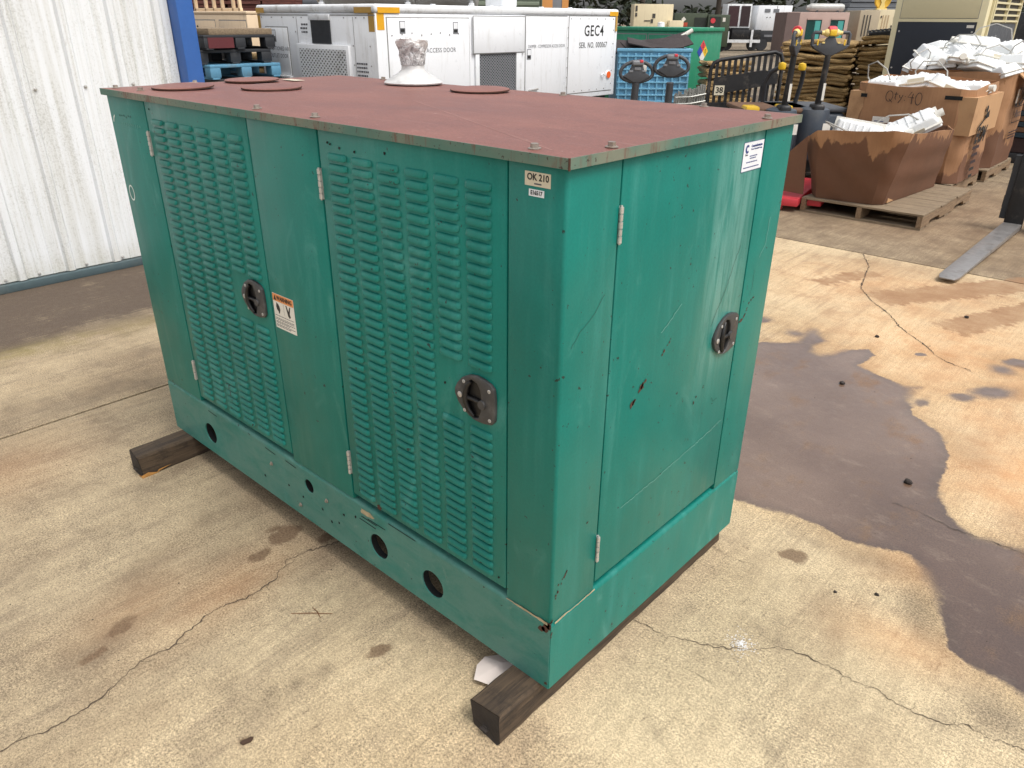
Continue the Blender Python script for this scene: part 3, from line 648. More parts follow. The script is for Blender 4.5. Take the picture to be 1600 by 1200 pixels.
DR = MB().lathe([(.0942, .0001), (.0942, .0036), (.0938, .0037), (.0938, .0001)], 40).mesh('disc_rim'); DR.materials.append(M_RUST)
for x, y, tx, ty in ((-1.70, .16, .03, .015), (-1.49, .35, .02, .02), (-1.875+.06, .47, .02, 0), (-.975, .775, .02, .01)):
    o = link('cover_disc', DM, None, roof, (x, y, HT+.0035)); o.rotation_euler = (tx, ty, 0); link('disc_rim', DR, None, o)
for a, b, c, d in ((-1.90, -1.80, .26, .30), (-1.81, -1.72, .585, .625)):
    B(a, b, c, d, HT+.0012, HT+.0020).build('faded_label', M_BLAB, roof, M=Matrix.Identity(4))
# exhaust outlet wrapped in cling film
ex = thing('exhaust_outlet', 'short galvanised exhaust stub with flared skirt, wrapped in crumpled clear film', 'exhaust', (-1.335, .812, .09+HT+.001))
MB().lathe([(.100, .002), (.102, .006), (.098, .010), (.072, .024), (.050, .037), (.041, .046), (.0395, .052), (.0395, .075), (.0405, .076), (.0405, .105)], 40).build('flared_skirt', M_PLAS, ex, smooth=40)
random.seed(3)
mb = MB(); prof = [(.0415, .062), (.0425, .070), (.043, .080), (.045, .092), (.0465, .104), (.050, .116), (.053, .126), (.055, .133), (.053, .139), (.042, .143), (.022, .1445), (.0001, .145)]
mb.lathe(prof, 40)
mb.v = [(x*(1+.07*math.sin(5*math.atan2(y, x)+z*140)*min(1, max(0, (z-.06)*30))+random.uniform(-.035, .035)), y*(1+.07*math.sin(4*math.atan2(y, x)-z*170)*min(1, max(0, (z-.06)*30))+random.uniform(-.035, .035)), z+random.uniform(-.0018, .0018)+(.006*math.sin(math.atan2(y, x)+2.2) if z > .12 else 0)) for x, y, z in mb.v]
mb.build('plastic_wrap', M_WRAP, ex, smooth=25)
mb = ribbon(rough_line([(-.06, .030), (-.35, .168), (-.62, .297), (-.90, .430)], .05, .0012), .0034, 0, .3); mb.v = [(x, y, HT-.0020+.0035*(1-abs(x+L/2)/(L/2))) for x, y, z in mb.v]; mb.build('crease_wear', M_CREASE, roof)
# stickers and lettering
def sheet(F, u0, u1, v0, v1, mat, name, w=.0006, par=gen, skew=0.):
    return MB().prism([(u0, v0), (u1, v0+skew), (u1, v1+skew), (u0, v1)], w-.0004, w).build(name, mat, par, M=F)
Wl = sheet(FRONT, -1.0365, -.9325, .659, .763, M_WLAB, 'warning_label', .0012)
sheet(FRONT, -1.0355, -.9335, .741, .762, M_ORAN, 'warning_header', .0017, Wl)
text('WARNING', .0165, M_INK, Wl, FRONT, -.978, .7515, .0020, sx=.95, bold=.0005)
MB().prism([(-1.031, .744), (-1.017, .744), (-1.024, .759)], .0018, .0021).build('alert_triangle', M_INK, Wl, M=FRONT)
for pts in ([(-1.020, .737), (-1.013, .734), (-1.006, .727), (-1.004, .718), (-1.008, .708), (-1.012, .704), (-1.014, .712), (-1.020, .716), (-1.023, .724)],
            [(-.974, .738), (-.969, .738), (-.962, .722), (-.955, .737), (-.951, .737), (-.957, .716), (-.953, .707), (-.960, .703), (-.966, .709)]):
    MB().prism(pts, .0013, .0016).build('hazard_picture', M_INK, Wl, M=FRONT)
mb = MB()
for k, v in enumerate((.698, .690, .686, .680, .676, .670, .666)):
    u = -1.032
    while u < -.945+.0*k-(.02 if k in (4, 6) else 0):
        l = random.uniform(.006, .014); mb.box(u, min(u+l, -.938), v-.0009, v+.0009, .0013, .0015); u += l+.0022
mb.box(-.9855, -.9848, .706, .738, .0013, .0015)
mb.build('fine_print', M_INKG, Wl, M=FRONT)
o1 = sheet(FRONT, -.0975, -.0370, 1.188, 1.213, M_BLAB, 'asset_label')
text('OK 210', .0165, M_INK, o1, FRONT, -.0665, 1.2035, .0009, sx=.95, bold=.0004); MB().box(-.075, -.058, 1.1912, 1.1938, .0007, .0009).build('fine_print', M_INKG, o1, M=FRONT)
o2 = sheet(FRONT, -.0875, -.0515, 1.170, 1.1825, M_BLAB2, 'number_label')
text('E16517', .0105, M_INK, o2, FRONT, -.0695, 1.1762, .0009, sx=.88, bold=.0003)
o3 = sheet(SIDE, .6485, .7480, 1.138, 1.2035, M_BLAB2, 'maker_label', skew=0.)
sheet(SIDE, .6475, .7490, 1.137, 1.2045, M_INKB, 'label_border', .0005, o3)
cpts = arc(.666, 1.1885, .0098, 45, 315, 14)+[(p[0]*.45+.666*.55+.001, p[1]*.5+1.1885*.5) for p in reversed(arc(.666, 1.1885, .0098, 40, 320, 14))]
plate(cpts, [], .0004).build('letter_logo', M_INKB, o3, M=face(SIDE, 0, 0, .0011))
text('CumminsSouth,Inc', .0078, M_INKB, o3, SIDE, .7125, 1.1935, .0010, sx=.95, bold=.0002); text('Power Generation Group', .0058, M_INKB, o3, SIDE, .7125, 1.1865, .0010, sx=.92)
text('Onan', .0065, M_INKG, o3, SIDE, .664, 1.1755, .0010)
mb = MB()
for v, a, b in ((1.171, .682, .715), (1.166, .684, .712), (1.1575, .668, .722), (1.146, .657, .732)):
    u = a
    while u < b:
        l = random.uniform(.004, .008); mb.box(u, u+l, v-.0012, v+.0012, .0007, .0010); u += l+.0016
mb.build('fine_print', M_INKB, o3, M=SIDE)
# hand marks, scratches, chips
def chip(F, u, v, r, ax=1., ang=0., mat=M_RUST, name='paint_chip', w=.0009):
    plate([(u+a, v+b) for a, b in blob(r, 13, .38, ax, ang)], [], .0004).build(name, mat, gen, M=face(F, 0, 0, w))
def mark(F, pts, wd, mat, name, w=.0009, amp=.0): ribbon(rough_line(pts, .008, amp) if amp else pts, wd, w).build(name, mat, gen, M=F)
mark(FRONT, [(-1.868+.017*math.cos(t), .919+.024*math.sin(t)) for t in (2*math.pi*i/24 for i in range(25))], .005, M_PEN, 'paint_pen_ring')
mark(FRONT, [(-1.892, 1.146), (-1.885, 1.160), (-1.876, 1.168)], [.004, .006, .004], M_PEN, 'paint_pen_stroke')
for k in range(9): mark(FRONT, [(-1.83+k*.016, 1.142+random.uniform(-.004, .004)), (-1.826+k*.016, 1.150), (-1.822+k*.016, 1.143)], .0016, M_SCW, 'scribbled_mark')
for k in range(6): chip(FRONT, -1.835+k*.016, 1.168+random.uniform(-.004, .004), .003, 1., 0, M_SCR, 'scribbled_mark')
random.seed(21)
for u, v, r, ax, an in ((.286, .693, .011, 2.6, .75), (.302, .709, .008, 2.2, .7), (.385, .772, .006, 2.8, .75), (.405, .790, .004, 2., .7), (.775, .742, .008, 2.2, .6), (.792, .762, .004, 2.4, .8), (.812, .784, .0075, 2.2, .55), (.60, .60, .004, 3., 1.3), (.565, .58, .005, 2.4, 1.), (.660, .53, .003, 3.5, -.6), (.05, .335, .006, 3., 1.2), (.02, .30, .006, 2., 1.5), (.035, .315, .004, 3.5, 1.3),
                        (.012, .275, .005, 2., 1.4), (.006, .215, .006, 1.6, .5), (.003, .17, .004, 2.5, 1.5), (.16, .045, .004, 1., 0), (.34, .13, .003, 1, 0), (.12, .43, .0035, 1.6, .8)):
    for k in range(max(1, int(r*600))):
        t_ = random.uniform(-1, 1); chip(SIDE, u+t_*r*ax*math.cos(an)+random.uniform(-.3, .3)*r, v+t_*r*ax*math.sin(an)+random.uniform(-.3, .3)*r, r*random.uniform(.22, .55), random.uniform(1., 2.4), an+random.uniform(-.5, .5))
for u, v, r in ((-.014, .185, .010), (-.026, .178, .008), (-.006, .196, .008), (-.009, .20, .006), (-.008, .015, .0035), (-.62, .232, .008)): chip(FRONT, u, v, r, 1.3, .6)
for pts, wd in (([(.60, .77), (.655, .86), (.70, .955)], .0022), ([(.03, .885), (.06, .915), (.09, .93), (.13, .97)], .0020), ([(.80, .80), (.806, .84), (.80, .87)], .002), ([(.655, .55), (.664, .535), (.69, .535)], .0024)):
    mark(SIDE, pts, wd*.6, M_SCR, 'scratch', amp=.0025)
for pts, wd in (([(.25, .40), (.40, .41), (.60, .43), (.74, .45)], .0018), ([(.36, .82), (.44, .87)], .002), ([(.82, .90), (.845, .93), (.85, 1.0)], .0022)):
    mark(SIDE, pts, wd, M_SCW, 'scratch', amp=.002)
for x in (-1.60, -1.22, -1.1): mark(FRONT, [(x, .183), (x+.06, .180)], .003, M_DARK, 'rail_slot')
for a, b, c, d in ((-.68, .165, -.60, .166), (-.72, .148, -.645, .147), (-.71, .16, -.64, .160), (-.585, .196, -.47, .196)): mark(FRONT, [(a, b), (c, d)], .0028, M_DARK, 'rail_slot')
for x, z in ((-1.10, .09), (-1.02, .082), (-.915, .085), (-.83, .075), (-.80, .120), (-.74, .142), (-.87, .06), (-1.25, .06)): chip(FRONT, x, z, .0042, 1, 0, M_DARK, 'rail_hole')
for x, z in ((-1.192, .133), (-.884, .131), (-1.041, .042)):
    o = link('rail_bolt', BM, None, gen, (x, -.001, z)); o.rotation_euler = (math.pi/2, 0, 0); o.scale = (.6, .6, .6)
chip(FRONT, -.685, .181, .012, 2.6, 0, M_DIRT, 'scraped_patch')
mark(FRONT, [(-.137, .2035), (-.09, .204), (-.05, .2035), (-.008, .204)], [.003, .006, .005, .008], M_DIRT, 'settled_dirt', .0022, .001)
mark(SIDE, [(.012, .2035), (.05, .2045), (.10, .2035), (.165, .206)], [.006, .003, .004, .005], M_DIRT, 'settled_dirt', .0022, .001)
for x, z in ((-.70, 1.20), (-.69, 1.197), (-.60, 1.19), (-.655, 1.192), (-.33, .715), (-.705, .25), (-.163, .25), (-1.61, 1.205), (-.495, 1.198)): chip(FRONT, x, z, .0028, 1.3, .4, M_DARK, 'pin_hole', .0006)

# ------------------------------------------------------------------ timbers under it
def timber(name_label, x0, x1, y0, y1, h, seed, split=False):
    random.seed(seed); t = thing('timber', name_label, 'timber', ((x0+x1)/2, (y0+y1)/2, 0), 0, 'timbers under the generator')
    mb = MB(); n = 26; w2 = (x1-x0)/2; l2 = (y1-y0)/2; vs = []
    sec = [(-1, .07), (-.86, 0), (.86, 0), (1, .07), (1, .90), (.88, 1), (-.86, 1), (-1, .92)]
    for i in range(n):
        y = -l2+2*l2*i/(n-1)
        for a, b in sec:
            j = .0016; vs.append((a*w2+random.uniform(-j, j), y+(random.uniform(-.006, .006) if i in (0, n-1) else 0), min(h, max(0, b*h+random.uniform(-j, j)*(.2 < b < .97)))))
    k = len(sec); mb.add(vs, [(i*k+j, i*k+(j+1) % k, (i+1)*k+(j+1) % k, (i+1)*k+j) for i in range(n-1) for j in range(k)])
    mb.build('beam', M_TIM, t, smooth=25)
    e = MB(); e.add([vs[j] for j in range(k)], [tuple(range(k))]); e.v = [(x, y-.001, z) for x, y, z in e.v]
    e.box(-.01, .012, -l2-.010, -l2+.01, h*.25, h*.28); e.build('sawn_end', M_TEND, t)
    ribbon(rough_line([(-w2*.7, h*.5), (0, h*.40), (w2*.5, h*.47), (w2*.8, h*.3)], .006, .002), .0025).build('end_split', M_DARK, t, M=Matrix.Translation((0, -l2-.009, 0)) @ FRONT)
    e2 = MB().add([vs[(n-1)*k+j] for j in range(k)], [tuple(range(k))]); e2.v = [(x, y+.001, z) for x, y, z in e2.v]; e2.build('sawn_end', M_TEND, t)
    if split:
        MB().add([(w2*.2, -l2-.004, .002), (w2+.002, -l2-.003, .0), (w2+.0035, -l2+.06, .002), (w2+.0035, -l2+.02, .018), (w2+.001, -l2-.004, .012)], [(0, 1, 4), (1, 2, 3, 4)]).build('fresh_split', M_TSPL, t)
        MB().add([(w2+.0035, -l2+.05, .004), (w2+.0035, -l2+.075, .010), (w2+.0035, -l2+.11, .016), (w2+.0035, -l2+.06, .014)], [(0, 1, 2, 3)]).build('fresh_split', M_TSPL, t)
    return t
timber('weathered square timber under the near end, its dark sawn end facing the viewer', -.121, -.028, -.142, .905, .0895, 2)
timber('dark timber under the far left end with a fresh pale split', -1.874, -1.786, -.208, .93, .0895, 5, True)
# small things lying on the concrete
random.seed(9)
pp = MB(); gx = [(-.222, -.012), (-.195, -.050), (-.12, -.02), (-.10, .12), (-.16, .13), (-.226, .022)]
pp.add([(x, y, .012+random.uniform(0, .022)) for x, y in gx]+[(-.17, .03, .035)], [(i, (i+1) % 6, 6) for i in range(6)])
pp.v = [(x-.005, y-.005, z) for x, y, z in pp.v]
pq = thing('paper_scrap', 'crumpled whitish paper scrap tucked beside the near timber', 'paper', (-.17, .03, 0)); pp.build('sheet', M_PAPER, pq, M=Matrix.Translation((.17, -.03, 0)))
for i, (a, b) in enumerate((((-.767, -.232), (-.679, -.151)), ((-.745, -.175), (-.690, -.185)))):
    mid = ((a[0]+b[0])/2, (a[1]+b[1])/2)
    tag(MB().tube([(a[0]-mid[0], a[1]-mid[1], .003), (.002, .003, .0045), (b[0]-mid[0], b[1]-mid[1], .003)], [.0007, .0013, .0008], 5).build('twig', M_TWIG, None, (mid[0], mid[1], 0)),
        ['long thin dry twig lying on the concrete before the base rail', 'short dry twig crossing the longer one on the concrete'][i], 'twig', 'twigs on the concrete')
lf = MB().prism(blob(.0085, 11, .35, 1.9, 1.2), 0, .0025); lf.v = [(x, y, z+.0015+.004*abs(x)*40*.1) for x, y, z in lf.v]
tag(lf.build('dead_leaf', M_LEAF, None, (-.475, -.538, 0)), 'small dark dead leaf on the concrete near the bottom edge', 'leaf')
for i, (x, y, r, lab) in enumerate(((.318, 1.709, .014, 'largest black lump lying inside the wet stain'), (-.187, 2.394, .012, 'small black lump near the far edge of the wet stain'), (.008, 3.78, .012, 'dark crumb between the two long tyre tracks'), (-.271, 3.115, .011, 'dark crumb on dry concrete beyond the wet stain'), (.447, 1.003, .006, 'tiny dark crumb at the brown margin of the wet stain'), (.35, .93, .005, 'tiny dark crumb on pale concrete before the wet stain'))):
    mb = MB(); bm = bmesh.new(); bmesh.ops.create_icosphere(bm, subdivisions=2, radius=r)
    me = bpy.data.meshes.new('crumb')
    for v in bm.verts: v.co = Vector((v.co.x*random.uniform(.8, 1.3), v.co.y*random.uniform(.7, 1.1), max(0, v.co.z*random.uniform(.6, .9)+r*.5)))
    bm.to_mesh(me); bm.free(); tag(link('pebble', me, M_STONE, None, (x, y, 0)), lab, 'pebble', 'crumbs on the concrete')
mb = MB()
for i in range(260):
    t = random.uniform(0, 6.28); q = abs(random.gauss(0, .022)); s = random.uniform(.0008, .0024); x, y = q*math.cos(t), q*math.sin(t)*1.1
    mb.add([(x-s, y-s*.6, .0), (x+s, y-s*.5, 0), (x+s*.4, y+s, 0), (x, y, s*.9)], [(0, 1, 3), (1, 2, 3), (2, 0, 3)])
tag(mb.build('white_powder', M_POWD, None, (.24, .546, .001)), 'small splash of white powder on the concrete near the crack', 'powder', kind='stuff')

mb = MB(); random.seed(77)
for i in range(420):
    x, y = random.uniform(-2.4, 1.2), random.uniform(-1.2, 4.6)
    if -1.95 < x < .02 and -.02 < y < .95: continue
    s = random.choice((.001, .0014, .0018, .002, .003)); a = random.uniform(0, 6.28); ca, sa = math.cos(a)*s, math.sin(a)*s
    mb.add([(x-ca, y-sa, .0005), (x+sa*.6, y-ca*.6, .0005), (x+ca*1.3, y+sa*1.3, .0005), (x-sa*.7, y+ca*.7, .0005), (x, y, s*.8)], [(0, 1, 4), (1, 2, 4), (2, 3, 4), (3, 0, 4)])
tag(mb.build('grit', M_STONE), 'scattered dark grit on the concrete', 'grit', kind='stuff')

# ------------------------------------------------------------------ white metal building on the left
bld = thing('metal_building', 'white ribbed sheet-metal building wall with grimy streaks and blue corner post', 'building', (-4.5, 1.5, 0))
WX = -.0
def wall_profile(y0, y1, ribs):
    pts = [(0, y0)]
    for yr in ribs:
        if not (y0 < yr < y1): continue
        pts += [(0, yr-.030), (.022, yr-.018), (.022, yr+.018), (0, yr+.030)]
        for k in (.10, .19): pts += [(0, yr+k-.012), (.004, yr+k-.006), (.004, yr+k+.006), (0, yr+k+.012)]
    pts = [p for p in pts if p[1] <= y1]; pts.append((0, y1)); return pts
ribs = [.53+.288*i-1.5 for i in range(-26, 4)]
HWALL = 4.6
pan = []
e0 = 1.376+.10-1.5
y = e0
while y > -8.0:
    yb = y-.288*3; pr = wall_profile(max(yb, -8.2), y, ribs); k = len(pr)
    mb = MB(); mb.add([(a, b, .055) for a, b in pr]+[(a, b, HWALL) for a, b in pr], [(i, i+1, k+i+1, k+i) for i in range(k-1)])
    mb.build('wall_panel', M_WALL, bld, smooth=25); y = yb
B(-8, -.03, -8.2, e0, .02, HWALL).build('building_core', M_WALL, bld)
B(.0, .040, -8.2, e0-.001, .0, .050).build('base_trim', M_SLATE, bld, bev=.004)
B(-.05, .115, e0+.004, e0+.115, 0, HWALL).build('corner_post', M_BLUE, bld, bev=.004)
scm = MB().lathe([(.010, 0), (.010, .003), (.007, .004), (.0065, .009), (.0001, .010)], 10).mesh('screw', smooth=40); scm.materials.append(M_STEEL)
for yy in (.584, .829, .867, 1.12, 1.16, .30, .34, .01):
    link('screw', scm, None, bld, (.002, yy-1.5, 1.154), (0, math.pi/2, 0))
for yy in (.241, .341, .527, .627, .803, .861, .15, .05, -.05):
    link('screw', scm, None, bld, (.002, yy-1.5, .072), (0, math.pi/2, 0))

# ------------------------------------------------------------------ white ground-support air conditioner
ac = thing('air_conditioning_unit', 'long white ground-support air conditioner marked GEC4 behind the generator', 'air conditioner', (-7, 5.13, 0), R(.5))
AL, AW, AZ0, AZ1 = 4.98, 2.56, .42, 1.70          # along +Y, along -X
B(-AW, 0, 0, AL, AZ0, AZ1-.10).build('body', M_GSE, ac, bev=.012)
B(-AW-.012, .012, -.012, AL+.012, AZ1-.098, AZ1).build('roof_cap', M_GSED, ac, bev=.035, seg=4)
B(-AW+.1, -.1, .1, AL-.1, .20, .43).build('chassis', M_BLK, ac)
for x in (-AW+.25, -.25):
    for yy in (.7, AL-.7):
        wh = MB().cyl((x-.1, yy, .2), (x+.1, yy, .2), .2, None, 24).build('wheel', M_BLK, ac, smooth=40); MB().cyl((x-.105, yy, .2), (x+.105, yy, .2), .1, None, 16).build('rim', M_STEEL, wh, smooth=40)
def AS(y0, y1, z0, z1, mat, name, par=ac, w=.004, t=.004, bev=0.): return MB().box(y0-5.13, y1-5.13, z0, z1, w-t, w).build(name, mat, par, M=face(SIDE, 0, 0, 0), bev=bev)
def AF(x0, x1, z0, z1, mat, name, par=ac, w=.004, t=.004, bev=0.): return MB().box(x0+7, x1+7, z0, z1, w-t, w).build(name, mat, par, M=face(FRONT, 0, 0, 0), bev=bev)
# side facing +X (right in view)
def panelS(y0, y1, z0, z1, n, name='access_door'):
    o = AS(y0, y1, z0, z1, M_GSE, name, w=.010, t=.009, bev=.003); AS(y0-.012, y1+.012, z0-.012, z1+.012, M_SEAM, 'seam', o, .0022, .002)
    return o
pE = panelS(5.30, 6.68, .50, 1.55, 0); pC = panelS(7.83, 8.77, .50, 1.585, 0); pR = panelS(8.83, 10.02, .50, 1.59, 0, 'rear_panel')
pM = panelS(6.74, 7.77, 1.13, 1.575, 0, 'hood_panel'); pM.location.x += .03
AS(6.74, 7.77, 1.125, 1.57, M_GSE, 'hood_return', pM, .0, .035)
AS(6.85, 7.62, .55, 1.12, M_DARK, 'grille_back', w=.006, t=.003)
def lattice(u0, u1, v0, v1, step, wd, F, w, mat, name, par):
    mb = MB(); H = v1-v0; n = int((u1-u0+H*1.3)/step)
    for sg in (1, -1):
        for i in range(n+1):
            a = u0-H*1.3+i*step if sg > 0 else u0+i*step
            p0, p1 = [a, v0], [a+sg*H*1.3, v1]
            if sg > 0 and p0[0] < u0: p0 = [u0, v0+(u0-a)/1.3]
            if sg > 0 and p1[0] > u1: p1 = [u1, v0+(u1-a)/1.3]
            if sg < 0 and p1[0] < u0: p1 = [u0, v0+(a-u0)/1.3]
            if sg < 0 and p0[0] > u1: p0 = [u1, v0+(a-u1)/1.3]
            if p1[1]-p0[1] < .01: continue
            r = ribbon([p0, p1], wd, w+.001*sg); mb.add(r.v, r.f)
    return mb.build(name, mat, par, M=F)
lattice(6.86-5.13, 7.60-5.13, .56, 1.115, .052, .016, face(SIDE, 0, 0, 0), .012, M_GRAYL, 'grille_mesh', ac)
for a, b in ((6.78, 6.855), (7.61, 7.72)): AS(a, b, .5, 1.12, M_GSED, 'grille_frame', w=.03, t=.028, bev=.004)
SIDEA = face(SIDE, -5.13, 0, 0)
text('ENGINE ACCESS DOOR', .075, M_INKG, pE, SIDEA, 6.02, 1.18, .0115, sx=.95, sp=1.1)
text('DAMPER - COMPRESSOR ACCESS DOOR', .062, M_INKG, pC, SIDEA, 8.305, 1.19, .0115, sx=.70, sp=1.1)
text('GEC4', .215, M_INK, pR, SIDEA, 9.46, 1.385, .0115, sx=.92, bold=.003, sp=1.1); text('SER. NO. 000067', .115, M_INK, pR, SIDEA, 9.455, 1.185, .0115, sx=.80, bold=.001, sp=1.12)
for par, yy, zz in ((pE, 5.53, 1.45), (pE, 6.43, 1.44), (pC, 7.90, 1.09)):
    AS(yy-.045, yy+.045, zz-.07, zz+.07, M_GRAYL, 'door_latch', par, .013, .003); AS(yy-.036, yy+.036, zz-.01, zz+.06, M_GSE, 'latch_plate', par, .016, .003); AS(yy-.03, yy+.03, zz-.05, zz-.02, M_INK, 'latch_slot', par, .016, .003)
scr2 = MB().lathe([(.009, 0), (.009, .004), (.0001, .006)], 8).mesh('rivet'); scr2.materials.append(M_SEAM)
for yy, zz in [(5.36+.16*i, 1.36+.012*(i % 3)) for i in range(8)]+[(6.78+.24*i, 1.55) for i in range(5)]+[(6.78, 1.3), (7.74, 1.3), (7.74, 1.16), (6.8, 1.16)]+[(8.87+.22*i, 1.56) for i in range(6)]+[(8.80, .6+.14*i) for i in range(7)]+[(9.99, .6+.2*i) for i in range(5)]+[(9.0+.2*i, .53) for i in range(5)]:
    link('rivet', scr2, None, ac, (.011, yy-5.13, zz), (0, math.pi/2, 0))
rf = MB().cyl((.010, 9.90-5.13, .735), (.032, 9.90-5.13, .735), .055, .052, 20).build('reflector', paint('orange_reflector', C(230, 96, 30), .3), ac, smooth=40); MB().lathe([(.062, 0), (.062, .012), (.054, .012)], 20).build('reflector_ring', M_GSE, rf, (.010, 9.90-5.13, .735), (0, math.pi/2, 0))
MB().tube([(.03, 9.74-5.13, .70), (.045, 9.76-5.13, .73), (.045, 9.72-5.13, .76), (.03, 9.70-5.13, .74)], .012, 6).build('hasp', M_GSE, ac); MB().tube([(.015, 7.90-5.13, .60), (.03, 7.98-5.13, .61), (.03, 8.1-5.13, .615)], .012, 6).build('hasp', M_STEEL, ac)
# amber corner tapes
def tapeS(y0, y1, z0, z1, m_=M_AMB): MB().box(y0-5.13, y1-5.13, z0, z1, .0125, .0137).build('corner_tape', m_, ac, M=face(SIDE, 0, 0, 0))
tapeS(5.16, 5.50, 1.603, 1.665); B(.001, .0025, .020, .13, 1.42, 1.600).build('corner_tape', M_AMB, ac)
tapeS(9.86, 10.09, 1.603, 1.665); B(.0105, .0135, 10.03-5.13, 10.08-5.13, 1.38, 1.600).build('corner_tape', M_AMBD, ac)
MB().box(-.38, -.05, 1.603, 1.665, .0125, .0137).build('corner_tape', M_AMBD, ac, M=FRONT); MB().box(-.13, -.02, 1.40, 1.600, .001, .0025).build('corner_tape', M_AMBD, ac, M=FRONT)
MB().box(-AW, -AW+.20, 1.603, 1.665, .0125, .0137).build('corner_tape', M_AMBD, ac, M=FRONT); MB().box(-AW+.005, -AW+.07, 1.36, 1.600, .001, .0025).build('corner_tape', M_AMBD, ac, M=FRONT)
# side facing -Y (left in view)
def panelF(x0, x1, z0, z1, name):
    o = AF(x0, x1, z0, z1, M_GSE, name, w=.014, t=.012, bev=.003); AF(x0-.014, x1+.014, z0-.014, z1+.014, M_SEAM, 'seam', o, .0022, .002); return o
pO = panelF(-9.38, -8.86, .84, 1.425, 'outlet_door'); AF(-9.40, -8.84, .80, .835, M_GSED, 'door_sill', pO, .05, .048, .006)
FA = face(FRONT, 7, 0, 0)
text('CONDITIONED AIR', .072, M_INKG, pO, FA, -9.115, 1.165, .0155, sx=.78, sp=1.1); text('OUTLET DOOR', .072, M_INKG, pO, FA, -9.105, 1.075, .0155, sx=.80, sp=1.1)
AF(-9.22, -9.13, 1.25, 1.40, M_GRAYL, 'door_latch', pO, .018, .003); AF(-9.21, -9.14, 1.32, 1.39, M_GSE, 'latch_plate', pO, .021, .003); AF(-9.20, -9.15, 1.26, 1.30, M_INK, 'latch_slot', pO, .021, .003)
pG = AF(-8.62, -7.50, .62, 1.24, M_GSE, 'grille_frame', w=.05, t=.048, bev=.006)
AF(-8.56, -7.56, .63, 1.185, M_DARK, 'grille_back', pG, .0515, .002)
lattice(-8.56+7, -7.56+7, .63, 1.185, .072, .024, face(FRONT, 0, 0, 0), .056, M_GSED, 'grille_mesh', pG)
pB = AF(-8.29, -7.89, 1.25, 1.53, M_BLK, 'rubber_flap', w=.02, t=.014); AF(-8.32, -7.88, 1.52, 1.585, M_GSED, 'hinge_strip', pB, .03, .028, .003)
AF(-7.43, -7.425, .55, 1.56, M_SEAM, 'seam', w=.0035); AF(-8.63, -8.625, 1.25, 1.56, M_SEAM, 'seam', w=.0035); AF(-9.55, -7.01, 1.572, 1.585, M_SEAM, 'seam', w=.0035)
mb = MB()
for cx, cz, n_, wd in ((-8.47, 1.47, 3, .17), (-7.30, 1.04, 4, .26)):
    for k in range(n_):
        u = cx+7-wd/2+random.uniform(0, .03)
        while u < cx+7+wd/2-.03:
            l_ = random.uniform(.02, .05); mb.box(u, u+l_, cz-k*.045-.010, cz-k*.045+.010, .003, .005); u += l_+.012
tag(mb.build('stencilled_print', M_INKG, ac, M=FRONT), kind='stuff')
AF(-7.32, -7.19, .60, .88, M_BLK, 'socket_cover', w=.02, t=.016)
for xx, zz in [(-9.45, 1.55), (-9.2, 1.55), (-8.95, 1.55), (-8.68, 1.55), (-8.5, 1.55), (-7.6, 1.55), (-7.36, 1.55), (-7.2, 1.55)]+[(-8.66, .9+.16*i) for i in range(4)]+[(-7.45, .8+.22*i) for i in range(3)]+[(-7.12, .8+.22*i) for i in range(3)]+[(-9.5, .8+.2*i) for i in range(4)]:
    link('rivet', scr2, None, ac, (xx+7, -.006, zz), (math.pi/2, 0, 0))
for yy in (1.2, 1.9, 2.3, 3.4, 4.1): B(-.35, -.30, yy, yy+.05, AZ1, AZ1+.018).build('roof_stud', M_GSE, ac)
tag(B(-.20, .20, -.20, .20, 0, .45).build('white_roof_box', M_GSED, None, (-8.6, 9.0, AZ1-.002), (0, 0, R(8)), bev=.06, seg=3), 'white rounded box standing on the roof of the long white unit', 'box')
# grey silencers on a stand behind the white unit
random.seed(4)
for k, (px, py, ln, lab) in enumerate(((-12.55, 9.35, 1.9, 'long grey horizontal tank with pale dished end behind the white unit'), (-11.55, 10.35, 1.5, 'shorter grey horizontal tank with round end cap behind the white unit'))):
    t = thing('silencer_tank', lab, 'tank', (px, py, 0), R(38), 'grey tanks behind the white unit'); zc = 2.10
    h = ln/2
    mb = MB().lathe([(.0001, -h-.10), (.15, -h-.085), (.26, -h-.05), (.33, -h), (.36, -h+.12), (.36, h-.03), (.34, h), (.32, h+.012), (.0001, h+.015)], 32)
    mb.build('tank', M_TANK, t, (0, 0, zc), (0, math.pi/2, 0), smooth=40)
    for s in (-.45, .45):
        B(s*ln-.05, s*ln+.05, -.30, .30, 0, 1.83).build('saddle', M_GSED, t, bev=.01); MB().cyl((s*ln-.03, 0, zc), (s*ln+.03, 0, zc), .372, None, 32).build('strap', M_GSED, t, smooth=40)

